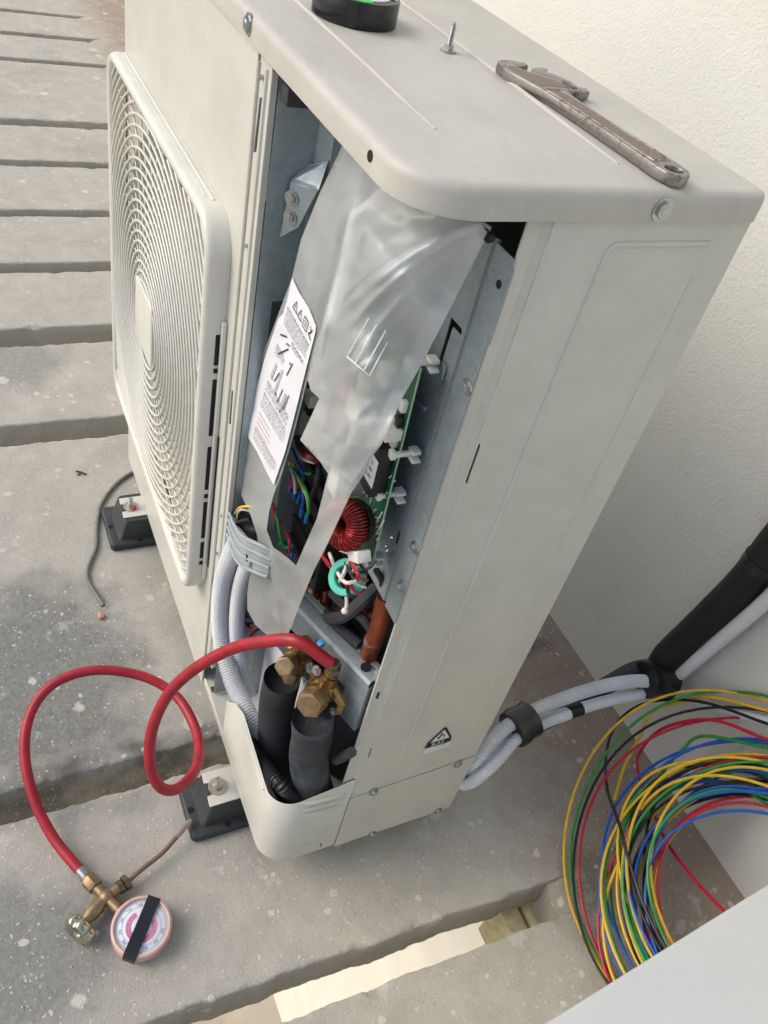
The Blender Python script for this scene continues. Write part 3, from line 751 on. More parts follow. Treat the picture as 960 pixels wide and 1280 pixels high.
lt(*[(470 + 4 * math.cos(t), 645 + 8 * math.sin(t)) for t in [.8 + i * .5 for i in range(9)]])
for i in range(26):
    q = (random.uniform(455, 498), random.uniform(560, 690)); lt(q, (q[0] + random.uniform(-3, 3), q[1] + random.uniform(-4, 4)))
obj('board_print', M, NYL, pcb)
# red wound coil
tc = at(431, 655, 'y', .040); tn = Vector((.30, -.92, .25)).normalized()
u = tn.orthogonal().normalized(); v = tn.cross(u)
M = MB().tube([tc + (u * math.cos(t) + v * math.sin(t)) * .0180 for t in [2 * math.pi * i / 32 for i in range(32)]], .0095, 12, closed=True)
tor = obj('wound_coil', M, plain('coil_core', L(60, 22, 20), .5), unit)
M = MB(); NTt = 46
for k in range(NTt):
    t = 2 * math.pi * k / NTt; e = u * math.cos(t) + v * math.sin(t); cc = tc + e * .0180
    rr_ = .0108 + .0006 * (k % 2)
    M.tube([cc + (e * math.cos(s) + tn * math.sin(s)) * rr_ for s in [2 * math.pi * i / 12 for i in range(12)]], .00105, 5, closed=True)
obj('winding', M, ENAM, tor)
obj('coil_base', MB().cyl(tc - tn * .012, tc - tn * .02, .025, n=28), CHIP, tor)
obj('coil_lead', MB().tube([tc + v * .02 + tn * .006, tc + v * .01 + tn * .013, tc + u * .012 + tn * .012], .0012, 6), COPPER, tor)
# plugs and the teal ring with its looped leads
for q, s in (((437, 685), (.030, .014, .010)), ((449, 694), (.026, .016, .013))): 
    a = at(*q, 'y', .05); M = MB().box((0, 0, 0), s).bevel(.001)
    bmesh.ops.transform(M.bm, matrix=Matrix.Translation(a) @ Matrix.Rotation(rad(-38), 4, 'Y'), verts=M.bm.verts); obj('plug', M, NYL, unit)
rc = at(434, 722, 'y', .040); rn = Vector((.25, -.72, .64)).normalized(); u = rn.orthogonal().normalized(); v = rn.cross(u)
lps = [[rc + e * .0125 - rn * .006, rc + e * .0125 + rn * .005, rc + e * .0135 + rn * .006, rc + e * .0195 + rn * .006, rc + e * .0205 + rn * .005, rc + e * .0205 - rn * .006] for e in [u * math.cos(t) + v * math.sin(t) for t in [2 * math.pi * i / 36 for i in range(36)]]]
M = MB(); M.rings(lps, closed=True); teal = obj('ferrite_ring', M, TEAL, unit)
for k, (t, mt) in enumerate(((2.6, WW), (2.95, WR), (3.3, WK), (3.65, WW), (2.2, WR), (1.85, WK))):
    e = u * math.cos(t) + v * math.sin(t); cc = rc + e * .0165
    obj('looped_lead', MB().tube([cc + (e * math.cos(s) * .0065 + rn * math.sin(s) * .009) for s in [2 * math.pi * i / 14 for i in range(14)]], .0017, 6, closed=True), mt, teal)
def wire(px, mat, r=.0016, par=None, name='wire', k=8, n=8):
    """wire through real points: photo position and depth y of each"""
    P = spline([at(a, b, 'y', y) for a, b, y in px], k)
    return obj(name, MB().tube(P, r, n), mat, par or unit)
wire([(412, 692, .055), (420, 712, .035), (432, 728, .030), (445, 726, .04)], WW, .0022)
wire([(400, 690, .06), (410, 705, .04), (425, 722, .034), (436, 735, .04)], WR, .0022)
wire([(430, 700, .045), (436, 712, .032), (442, 724, .032)], WK, .002); wire([(440, 703, .045), (446, 715, .032), (450, 722, .036)], WR, .002); wire([(436, 700, .045), (430, 716, .028), (424, 728, .034)], WW, .002)
wire([(470, 700, .06), (458, 712, .05), (450, 706, .05)], WK, .0018)
a = at(433, 757, 'y', .06); obj('cable_tie', MB().tube(spline([a + Vector((-.006, 0, .012)), a, a + Vector((.004, -.004, -.006))]), .0022, 6), NYL, unit); obj('cable_tie', MB().sph(a + Vector((.004, -.003, -.004)), .0042), NYL, unit)
# terminal block with its wires, seen through the opening in the plastic
tb = obj('terminal_block', MB().box((-.205, .088, .545), (.10, .03, .20)).bevel(.003), CHIP, unit)
for k in range(5): obj('terminal_rib', MB().box((-.205, .070, .47 + k * .036), (.085, .006, .004)).bevel(.0008), CHIP, tb)
W5 = .058
for px, mt in (([(360, 580, W5), (371, 592, .05), (382, 612, .048), (386, 632, .05), (384, 648, .06)], WG), ([(366, 578, W5), (376, 604, .05), (384, 622, .05), (386, 640, .06)], WY),
               ([(366, 560, W5), (375, 590, .056), (379, 620, .054), (377, 638, .062)], WB), ([(368, 570, W5), (376, 586, .052), (380, 600, .056)], WB), ([(362, 578, W5), (368, 600, .05), (369, 616, .056)], WW),
               ([(344, 636, W5), (347, 650, .048), (350, 668, .046), (356, 684, .05), (367, 682, .058)], WG), ([(341, 630, W5), (344, 645, .05), (352, 655, .056)], WR), ([(358, 664, W5), (362, 676, .05), (362, 690, .05), (358, 700, .056)], WR),
               ([(366, 684, W5), (364, 696, .048), (361, 708, .05)], WB), ([(338, 682, .05), (350, 680, .05), (357, 678, .06)], WG), ([(372, 628, W5), (375, 618, .056)], WB), ([(340, 692, .05), (352, 696, .05), (358, 700, .06)], WR),
               ([(362, 600, W5), (366, 606, .05), (363, 610, .06)], WR), ([(378, 590, .06), (386, 592, .05), (391, 590, .06)], WG)):
    wire(px, mt, .0021)
for q in ((369, 617), (377, 640), (383, 648), (363, 610)): 
    a = at(*q, 'y', .058); obj('crimp_sleeve', MB().cyl(a + Vector((0, 0, .007)), a - Vector((0, 0, .007)), .0027, n=10), WB, tb)
M = MB().prism([at(*q, 'y', .075).xz for q in ((403, 572), (428, 606), (402, 700), (388, 690), (396, 640))], [], FXZ(.075), (0, .0014, 0)); tbk = obj('support_bracket', M, GALV, unit)
screw(at(411, 608, 'y', .074), (0, -1, 0), .0042, tbk)
for q, s in (((393, 497), (.018, .02, .018)), ((385, 535), (.03, .012, .03))): 
    a = at(*q, 'y', .06); obj('plug', MB().box(a, s).bevel(.002), NYL, unit)
wire([(372, 548, .06), (376, 560, .045), (386, 570, .04), (398, 575, .05)], plain('dark_red_sleeve', L(92, 20, 26), .5), .0048)
wire([(368, 556, .06), (378, 572, .045), (392, 578, .045)], WW, .0022)
wire([(400, 560, .07), (398, 590, .06), (392, 620, .06)], WK, .004); wire([(383, 470, .07), (392, 490, .06), (388, 520, .065)], WK, .006)
# black sleeves and earth lead left above the clamp
wire([(288, 628, .02), (296, 642, .02), (312, 652, .025), (330, 668, .03)], WK, .006); wire([(300, 658, .018), (316, 662, .018), (330, 684, .03)], WK, .0075); wire([(285, 632, .012), (292, 628, .03), (300, 636, .035), (308, 650, .04)], WK, .008)
wire([(294, 642, .010), (299, 635, .008), (308, 633, .012), (318, 634, .02)], WY, .0018); wire([(296, 650, .010), (298, 640, .006), (304, 637, .010), (316, 640, .02)], plain('clear_sleeve', L(190, 190, 180), .3), .0016)
wire([(293, 657, .004), (299, 652, .006), (312, 649, .012)], WK, .0022)
# grey plastic clamp over the conduits
cy_ = lambda q, y: at(*q, 'y', y)
cl = [((286, 640), .000), ((294, 658), -.004), ((306, 672), -.006), ((326, 682), -.002), ((340, 690), .008)]
cb = [((284, 668), .000), ((290, 690), -.004), ((299, 706), -.006), ((318, 716), -.002), ((334, 722), .008)]
M = MB(); lps = []
for (t_, y1), (b2, y2) in zip(cl, cb):
    A_ = cy_(t_, y1 + .006); B_ = cy_(b2, y2 + .006); lps.append([A_, B_, B_ + Vector((0, .004, 0)), A_ + Vector((0, .004, 0))])
M.rings(lps); clamp = obj('conduit_clamp', M, CLAMPM, unit, smooth=30)
for k in (.0, .30, .62, .97):
    obj('clamp_rib', MB().tube(spline([cy_(t_, y1 + .0045).lerp(cy_(b2, y2 + .0045), k) for (t_, y1), (b2, y2) in zip(cl, cb)], 5), .0022, 7), CLAMPM, clamp)
a = cy_((312, 700), .0015); obj('clamp_latch', MB().box(a, (.012, .005, .016)).bevel(.001), CLAMPM, clamp); obj('latch_gap_dark', MB().box(cy_((309, 697), -.001), (.006, .002, .010)), BLACK, clamp)  # gap's shade is a black block on the clamp
# ribbed conduits
def conduit(P, r, mat, par=unit, name='ribbed_conduit', pitch=.0044, n=14):
    q = resample(spline(P, 24), pitch / 4)
    pat = (1.0, 1.0, .80, .80)
    return obj(name, MB().tube(q, r, n, rf=lambda f, i: r * pat[i % 4]), mat, par, smooth=25)
py_ = lambda L_: [at(a, b, 'y', y) for a, b, y in L_]
conduit(py_([(304, 664, .02), (290, 692, .012), (279, 725, .008), (275, 765, .008), (279, 810, .010), (292, 855, .014), (310, 892, .020), (334, 930, .035)]), .0145, PIPEW)
conduit(py_([(322, 684, .03), (306, 715, .028), (298, 750, .028), (296, 790, .030), (300, 835, .034), (312, 870, .045)]), .0125, PIPEW)
conduit(py_([(296, 872, .028), (310, 915, .018), (328, 952, .014), (350, 980, .018)]) + [at(374, 1000, 'x', -.034), at(396, 1014, 'x', -.050)], .0115, WK, pitch=.0046)
# pale lining, strap and loose wires beside the conduits
M = MB().prism([at(*q, 'y', .085).xz for q in ((316, 682), (336, 700), (348, 790), (366, 800), (384, 850), (360, 920), (300, 900), (282, 800))], [], FXZ(.085), (0, .004, 0)); lin = obj('pale_lining', M, LGREY, unit)
M = MB(); lps = []
for a_, b_2 in (((300, 742), (312, 738)), ((306, 760), (316, 752)), ((330, 790), (346, 783)), ((352, 815), (366, 806)), ((372, 850), (386, 838))):
    A_, B_ = at(*a_, 'y', .074), at(*b_2, 'y', .074); lps.append([A_, B_, B_ + Vector((0, .002, 0)), A_ + Vector((0, .002, 0))])
M.rings(lps); obj('strap', M, plain('dark_strap', L(70, 70, 76), .6), unit)
wire([(318, 750, .06), (305, 760, .05), (301, 770, .05), (308, 780, .05), (318, 777, .056)], WK, .0022); wire([(316, 766, .055), (304, 768, .05), (310, 772, .05)], WR, .0022); wire([(308, 780, .05), (314, 786, .05), (322, 784, .055)], WR, .0022); wire([(312, 774, .045), (316, 776, .05)], WB, .0026)
wire([(308, 802, .06), (318, 790, .06), (330, 784, .065)], WK, .002)
# compressor, copper pipes
cx, cyy = -.150, .215
M = MB(); prof = [(.078, .02), (.082, .03), (.082, .36), (.076, .39), (.055, .41), (.0, .418)]
M.rings([[(cx + max(r, .002) * math.cos(2 * math.pi * i / 40), cyy + max(r, .002) * math.sin(2 * math.pi * i / 40), z) for i in range(40)] for r, z in prof]); comp = obj('compressor_jacket', M, FOAM, unit, smooth=60)
for z, dr in ((.375, .004), (.34, .003)):
    obj('cable_loop', MB().tube([(cx + (.083 + dr) * math.cos(t), cyy + (.083 + dr) * math.sin(t), z + .012 * math.sin(2 * t)) for t in [2 * math.pi * i / 40 for i in range(40)]], .009 if z > .35 else .005, 8, closed=True), FOAM, comp)
wire([(385, 762, .10), (405, 772, .085), (430, 770, .085), (452, 752, .10), (470, 735, .12)], plain('grey_sleeve', L(62, 64, 66), .6), .0085)
cop = lambda L_, r, nm='copper_pipe': obj(nm, MB().tube(spline(py_(L_), 8), r, 12), COPPER, unit)
pv = cop([(482, 745, .112), (473, 785, .112), (462, 815, .112), (452, 845, .112)], .0115); cop([(478, 772, .112), (455, 768, .112), (420, 762, .112)], .0055)
cop([(408, 690, .10), (402, 715, .10), (396, 740, .10)], .0075); cop([(424, 700, .105), (413, 725, .105), (408, 758, .105)], .0065); cop([(418, 735, .11), (425, 752, .11), (440, 755, .11)], .006)
a = at(392, 742, 'y', .095); obj('copper_bulb', MB().sph(a, .014, (.8, .8, 1.1), 14), plain('bright_copper', L(178, 132, 104), .35, .7), unit)
a = at(467, 800, 'y', .112); obj('tape_ring', MB().cyl(a + Vector((.001, 0, .004)), a - Vector((.001, 0, .004)), .0122, n=16), STEEL, pv)
cop([(398, 748, .115), (412, 775, .118), (440, 800, .12), (458, 822, .115)], .0065); cop([(380, 720, .11), (388, 745, .112), (400, 790, .115)], .007); cop([(440, 735, .125), (455, 745, .125), (470, 740, .125)], .0055)
wire([(470, 712, .09), (478, 728, .10), (474, 748, .11), (460, 760, .115)], WK, .004); wire([(415, 742, .09), (430, 756, .09), (452, 772, .10), (466, 790, .11)], FOAM, .006); wire([(400, 758, .085), (424, 784, .09), (450, 806, .105)], FOAM, .0075)
# valve bracket across the corner
bl, br = Vector((-.165, .044, 0)), Vector((-.012, .0965, 0)); bd = (br - bl).normalized(); bn = Vector((bd.y, -bd.x, 0)); LB = (br - bl).length
prof = [(.0, .385), (-.0, .428), (-.003, .4325), (-.010, .434), (-.018, .434), (-.020, .430), (-.022, .430), (-.024, .434), (-.030, .434), (-.030, .4325), (-.0225, .4285), (-.0195, .4285), (-.010, .4325), (-.004, .431), (-.0015, .427), (-.0015, .385)]
M = MB(); M.rings([[bl + bd * (LB * k) + bn * p + Vector((0, 0, z)) for p, z in prof] for k in (0, .25, .5, .75, 1)])
bar = obj('valve_bracket', M, GALV, unit, smooth=30)
RB = Matrix((bd, -bn, Vector((0, 0, 1)))).transposed()
obj('bracket_end', MB().box(bl + bd * (LB - .016) + bn * .001 + Vector((0, 0, .365)), (.034, .0016, .075), M=RB).bevel(.0005), GALV, bar)
obj('bracket_end', MB().box(bl + bd * (LB + .0008) - bn * .012 + Vector((0, 0, .375)), (.0014, .026, .095), M=RB).bevel(.0004), GALV, bar)
q = bl + bd * (LB - .020) - bn * .012; obj('bracket_slot_dark', MB().cyl(Vector((q.x, q.y, .4338)), Vector((q.x, q.y, .4352)), .007, n=16), BLACK, bar)  # slot's dark inside painted as a black disc on top
obj('bracket_clip', MB().box(bl + bd * (LB + .003) - bn * .016 + Vector((0, 0, .442)), (.012, .018, .016), M=RB).bevel(.001), GALV, bar)
a = at(402, 806, 'y', .06); obj('blue_cap', MB().cyl(a, a + Vector((0, -.003, .006)), .0048, n=16).bevel(.001), BLUEC, bar)
# the two service valves
VP = []
def valve(cap, b0, rc_, hose):
    vn = (cap - b0).normalized()
    v_ = obj('service_valve', MB().cyl(cap - vn * .010, cap - vn * .042, rc_ * .82, n=20).cyl(cap - vn * .008, cap - vn * .014, rc_ * .98, n=24), BRASS, unit)
    obj('valve_cap', MB().cyl(cap - vn * .011, cap + vn * .009, rc_, n=6).bevel(.0016).cyl(cap + vn * .007, cap + vn * .0098, rc_ * .72, n=24), BRASSD, v_)
    obj('valve_body', MB().sph(b0, .019, (1, 1.05, 1), 16).cyl(b0, b0 + Vector((.001, .004, .027)), .0125, .0110, n=18), BRASS, v_)
    pt = b0 + Vector((.001, .004, .026))
    obj('port_collar', MB().cyl(pt, pt + Vector((0, .001, .004)), .0108, n=20).cyl(pt + Vector((0, .001, .007)), pt + Vector((0, .002, .010)), .0100, n=20).cyl(pt, pt + Vector((0, .003, .018)), .0078, n=18), BRASS, v_)
    dn = b0 + Vector((-.001, -.004, -.040))
    obj('flare_nut', MB().cyl(b0 + Vector((0, -.002, -.018)), dn, .0128, n=6).bevel(.0014), BRASSD, v_); obj('pipe_stub', MB().cyl(b0, b0 + Vector((0, -.002, -.03)), .0105, n=16), BRASS, v_)
    M = MB(); e = b0 + bd * .030 - bn * .006; M.tube([b0 - vn * .004, b0 + bd * .014 - bn * .006 + Vector((0, 0, .006)), e + Vector((0, 0, -.002)), e + Vector((0, 0, -.018)) + bn * .002], .006, 8, rf=lambda f, i: (.011, .008, .006, .005)[i])
    e2 = b0 - bd * .026 - bn * .006; M.tube([b0 - vn * .004, b0 - bd * .012 - bn * .005 + Vector((0, 0, .004)), e2], .006, 8, rf=lambda f, i: (.010, .007, .005)[i]); obj('valve_arm', M, BRASS, v_)
    screw(e + Vector((-.004, -.006, -.022)), bn, .0045, v_)
    return b0, pt, v_
c1 = at(389, 878, 'y', .030); c2 = at(358, 832, 'y', .0175)
B1, P1, V1 = valve(c1, at(404, 861, 'y', .056), .0185, True); B2, P2, V2 = valve(c2, at(371, 826, 'y', .042), .0138, False)
for q in ((387, 834), (396, 838)): a = at(*q, 'y', .045); screw(a, (.25, -.9, .3), .005, bar)
# insulated pipes below the valves
def foam(L_, r, mat):
    P = resample(spline([at(*q) for q in L_], 12), .006); K = len(P)
    M = MB(); M.tube(P, r, 24, rf=lambda f, i: r * (1 + .035 * noise.noise(Vector((i * .13, r * 99, 0)))))
    bm = M.bm; top = [fc for fc in bm.faces if len(fc.verts) > 4 and (fc.calc_center_median() - P[0]).length < .004]
    for fc in top:
        q = bmesh.ops.inset_region(bm, faces=[fc], thickness=r * .34); 
        q2 = bmesh.ops.extrude_face_region(bm, geom=[fc]); vs = [v for v in q2['geom'] if isinstance(v, bmesh.types.BMVert)]
        bmesh.ops.translate(bm, verts=vs, vec=(P[1] - P[0]).normalized() * .022); bmesh.ops.delete(bm, geom=[fc], context='FACES_ONLY')
    return obj('pipe_insulation', M, mat, unit, smooth=50)
foam([(391, 897, 'x', -.030), (390, 920, 'x', -.031), (386, 945, 'x', -.033), (390, 975, 'x', -.036), (402, 1008, 'x', -.040)], .0272, FOAMG)
foam([(353, 847, 'y', .040), (346, 880, 'y', .042), (345, 920, 'y', .046), (352, 960, 'y', .054), (372, 1000, 'y', .068)], .0262, FOAM)
wire([(420, 950, .08), (440, 940, .08)], FOAM, .007)
a = at(272, 861, 'y', .02); obj('brass_fitting', MB().cyl(a, a + Vector((0, -.012, 0)), .006, n=12), BRASS, unit)
# ---- protective plastic film hanging in front of the electronics
ctrl = [(430, 180, .045), (470, 215, .045), (520, 260, .05), (570, 270, .06), (608, 288, .082), (580, 350, .082), (545, 420, .074), (524, 458, .067), (500, 520, .052), (476, 590, .036), (455, 640, .024), (420, 700, .016), (395, 755, .022), (375, 790, .03), (350, 795, .032), (320, 770, .024), (310, 740, .018), (325, 690, .010), (320, 640, .012), (301, 600, .022), (305, 540, .024), (318, 470, .026), (340, 400, .026), (368, 340, .030), (385, 290, .034), (400, 240, .04), (430, 400, .006), (400, 330, .022), (470, 330, .014), (520, 300, .03), (500, 400, .025), (450, 460, .004), (470, 520, .014), (420, 540, .002), (395, 480, .006), (375, 520, .016), (350, 560, .016), (340, 660, .012), (400, 600, .012), (380, 740, .016)]
def film_y(px, py):
    a = b = 0.0
    for x, y, d in ctrl:
        q = math.exp(-((px - x) ** 2 + (py - y) ** 2) / 1500.0) + 1e-5; a += q * d; b += q
    return a / b
def film_off(px, py):
    o = 0.0
    # two sharp folds running up to the hook, a long soft crease on the left, general ripples
    def fold(x0, y0, x1, y1, wd, h):
        dx, dy = x1 - x0, y1 - y0; l2 = dx * dx + dy * dy
        t = max(-.05, min(1.0, ((px - x0) * dx + (py - y0) * dy) / l2)); d = math.hypot(px - x0 - t * dx, py - y0 - t * dy)
        return h * math.exp(-(d / wd) ** 2) * max(0.0, min(1, 4 * (t + .05))) 
    def crease(x0, y0, x1, y1, wd, h, sag=0.0):
        dx, dy = x1 - x0, y1 - y0; ln = math.hypot(dx, dy); t = ((px - x0) * dx + (py - y0) * dy) / ln ** 2; s = ((px - x0) * dy - (py - y0) * dx) / ln - sag * (1 - (2 * t - 1) ** 2)
        e = 1 / (1 + math.exp(-(t + .02) * 14)) / (1 + math.exp((t - 1.02) * 14))
        return h * e / (1 + (s / wd) ** 2)
    o -= crease(422, 394, 592, 282, 9, .0050, 12) + crease(440, 404, 586, 292, 4.5, .0028, 10) + crease(430, 380, 570, 286, 4, .0020, 12)
    o -= crease(476, 402, 596, 298, 5, .0030, 5) + crease(500, 402, 600, 306, 5, .0018, 3)
    o -= crease(440, 262, 390, 490, 6, .0042, -4) + crease(424, 330, 396, 486, 3.5, .0016, -3)
    o += crease(445, 300, 560, 268, 10, .0030, 6) + crease(450, 330, 500, 300, 6, .0016, 2)
    o -= crease(430, 470, 500, 440, 5, .0014, 3) + crease(405, 560, 470, 500, 5, .0014, 2) + crease(330, 690, 380, 720, 6, .0012, 2)
    o += .004 * noise.noise(Vector((px * .02, py * .014, 2))) + .0015 * noise.noise(Vector((px * .05, py * .05, 5)))
    return o
def film_sheet(name, outer, holes, dy=0.0, step=7, mat=FILM, th=.0006, par=unit, fn=None):
    V = []; E = []
    def dense(lp):
        out = []
        for i in range(len(lp)):
            a, b = Vector(lp[i]), Vector(lp[(i + 1) % len(lp)]); n = max(1, int((b - a).length / step))
            out += [a.lerp(b, j / n) for j in range(n)]
        return out
    def ins(p, lp):
        c = False
        for i in range(len(lp)):
            a, b = lp[i], lp[i - 1]
            if (a[1] > p[1]) != (b[1] > p[1]) and p[0] < (b[0] - a[0]) * (p[1] - a[1]) / (b[1] - a[1]) + a[0]: c = not c
        return c
    loops = [dense(outer)] + [dense(h) for h in holes]
    for lp in loops:
        k = len(V); V += lp; E += [(k + i, k + (i + 1) % len(lp)) for i in range(len(lp))]
    xs_ = [p[0] for p in outer]; ys_ = [p[1] for p in outer]
    yy = min(ys_); r = 0
    while yy < max(ys_):
        xx = min(xs_) + (step / 2 if r % 2 else 0)
        while xx < max(xs_):
            p = Vector((xx, yy))
            if ins(p, outer) and not any(ins(p, h) for h in holes) and min((p - q).length_squared ** .5 for lp in loops for q in lp) > step * .55: V.append(p)
            xx += step
        yy += step * .87; r += 1
    vo, _, fo = delaunay_2d_cdt(V, E, [], 0, 1e-5)[:3]
    M = MB(); fn = fn or (lambda x, y: film_y(x, y) + film_off(x, y))
    A_ = [M.bm.verts.new(at(p[0], p[1], 'y', fn(p[0], p[1]) + dy)) for p in vo]
    for t in fo:
        c = sum((vo[i] for i in t), Vector((0, 0))) / 3
        if ins(c, outer) and not any(ins(c, h) for h in holes): M.bm.faces.new([A_[i] for i in t])
    bmesh.ops.delete(M.bm, geom=[v for v in M.bm.verts if not v.link_faces], context='VERTS')
    if th:
        bd = [e for e in M.bm.edges if len(e.link_faces) == 1]
        r = bmesh.ops.duplicate(M.bm, geom=M.bm.verts[:] + M.bm.edges[:] + M.bm.faces[:]); mp_ = r['vert_map']
        for v in [g for g in r['geom'] if isinstance(g, bmesh.types.BMVert)]: v.co.y += th
        for e in bd:
            a, b = e.verts; M.bm.faces.new((a, b, mp_[b], mp_[a]))
    return obj(name, M, mat, par, smooth=70)
FO = [(448, 160), (480, 200), (520, 252), (545, 262), (580, 266), (602, 276), (614, 284), (606, 300), (586, 340), (556, 398), (525, 458), (502, 498), (489, 528), (476, 556), (465, 570), (453, 595), (438, 617), (409, 680), (392, 713), (374, 757), (364, 784), (357, 799), (336, 796), (319, 781), (309, 762), (309, 740), (312, 722), (318, 706), (323, 684), (321, 668), (314, 646), (302, 620), (299, 590), (302, 555), (311, 500), (322, 460), (343, 405), (364, 350), (376, 300), (400, 240), (424, 190), (436, 165)]
FH = [(384, 474), (388, 486), (399, 498), (388, 522), (375, 550), (400, 577), (410, 592), (402, 625), (396, 648), (384, 675), (370, 707), (355, 694), (341, 684), (333, 663), (336, 640), (342, 617), (351, 595), (360, 566), (370, 530)]
film = film_sheet('plastic_film', FO, [FH, [(452, 292), (500, 268), (560, 288), (583, 303), (560, 345), (520, 420), (492, 485), (468, 535), (446, 560), (420, 552), (402, 540), (408, 515), (414, 495), (402, 470), (412, 425), (436, 350)]], step=5)
# second layer of the film: the upper flap folded back over it
flap = film_sheet('film_flap', [(436, 266), (480, 230), (520, 262), (545, 268), (600, 280), (608, 290), (582, 345), (556, 396), (525, 457), (502, 497), (489, 527), (476, 555), (464, 570), (440, 604), (424, 592), (402, 577), (375, 550), (388, 522), (399, 498), (388, 488), (385, 474), (392, 440), (404, 400), (424, 330)], [], dy=-.006, step=3.2)
slotl = MB()
fy = lambda q: at(*q, 'y', film_y(*q) + film_off(*q) - .0075)
for a_, b_2 in (((434, 446), (462, 470)), ((434, 446), (461, 398)), ((444, 454), (471, 406)), ((455, 463), (482, 413)), ((462, 470), (484, 428))):
    slotl.tube([fy((a_[0] + (b_2[0] - a_[0]) * i / 6, a_[1] + (b_2[1] - a_[1]) * i / 6)) for i in range(7)], .0007, 5)
obj('slot_edge', slotl, PAPER, flap)
obj('film_knob', MB().sph(at(607, 289, 'y', .078), .006, n=10).sph(at(612, 296, 'y', .08), .005, n=8), CHIP, flap)
# printed sheet stuck to the film
lo_ = [(365, 347), (374, 366), (386, 385), (395, 408), (394, 416), (384, 455), (368, 520), (356, 566), (342, 606), (334, 592), (322, 566), (310, 546), (311, 528), (322, 480), (332, 444), (348, 398), (354, 392), (360, 370)]
sheet = film_sheet('printed_sheet', lo_, [], dy=-.0026, mat=PAPER, th=.0002)
c00, c10, c01, c11 = Vector((362, 352)), Vector((396, 414)), Vector((309, 548)), Vector((343, 606))
def sp(u, v):
    p = c00.lerp(c10, u).lerp(c01.lerp(c11, u), v); return at(p.x, p.y, 'y', film_y(p.x, p.y) + film_off(p.x, p.y) - .0040)
rs = random.Random(3)
def strip(M, u0, v0, u1, v1, wd):
    a, b = sp(u0, v0), sp(u1, v1); n = 8; P = [sp(u0 + (u1 - u0) * i / n, v0 + (v1 - v0) * i / n) for i in range(n + 1)]
    for p, q in zip(P, P[1:]):
        s = (q - p).cross(Vector((0, 1, 0))).normalized() * wd
        M.bm.faces.new([M.bm.verts.new(x) for x in (p - s, q - s, q + s, p + s)])
M = MB()
for v0, n, ua, ub, sp_v in ((.128, 8, .10, .92, .0135), (.245, 3, .45, .90, .012), (.37, 5, .08, .40, .012), (.60, 5, .10, .90, .0125), (.675, 7, .08, .92, .0135), (.90, 5, .10, .90, .0135)):
    for k in range(n):
        v = v0 + k * sp_v; u = ua + rs.uniform(0, .03); end = ub - (rs.random() * .3 if k == n - 1 else rs.uniform(0, .05))
        while u < end:
            e = min(end, u + rs.uniform(.02, .085)); strip(M, u, v, e, v, .00042 if k else .0007); u = e + rs.uniform(.012, .024)
obj('text_lines', M, INK, sheet, smooth=0)
M = MB()
for k in range(4):
    v = .80 + k * .028; strip(M, .1, v, .5 + .1 * rs.random(), v, .00045)
obj('red_text_lines', M, INKR, sheet, smooth=0)
M = MB()
for k in range(2):
    u = .27 + .17 * k; A_ = [(u, .028), (u + .13, .06), (u + .01, .098)]
    A_ = [(u - .03, .085), (u + .11, .085), (u + .04, .030)]
    for i in range(3): strip(M, *A_[i], *A_[(i + 1) % 3], .0006)
    strip(M, u + .04, .05, u + .04, .072, .0006)
for u0, u1 in ((.60, .74),):
    for a_, b_2 in (((u0, .03), (u1, .03)), ((u1, .03), (u1, .09)), ((u1, .09), (u0, .09)), ((u0, .09), (u0, .03)), ((u0 + .03, .05), (u1 - .03, .05)), ((u0 + .03, .07), (u1 - .03, .07))): strip(M, *a_, *b_2, .0006)
for a_, b_2 in (((.80, .03), (.86, .05)), ((.86, .05), (.80, .08)), ((.80, .08), (.90, .09)), ((.88, .03), (.84, .07))): strip(M, *a_, *b_2, .0007)
for a_, b_2 in (((.12, .30), (.30, .26)), ((.20, .40), (.42, .30)), ((.55, .43), (.62, .33)), ((.28, .55), (.36, .47)), ((.50, .62), (.55, .52)), ((.70, .60), (.74, .50))): strip(M, *a_, *b_2, .0009)
for u, v in ((.34, .285), (.40, .275), (.55, .345), (.40, .585), (.62, .63)): strip(M, u, v, u + .010, v + .013, .0014)
obj('icons', M, INKK, sheet, smooth=0, kind='stuff')
M = MB()
for u0, v0, u1, v1 in ((.42, .44, .36, .60), (.22, .46, .18, .56), (.66, .52, .62, .62)): strip(M, u0, v0, u1, v1, .0028)
obj('grey_diagrams', M, plain('print_light_grey', L(176, 178, 184), .7), sheet, smooth=0, kind='stuff')
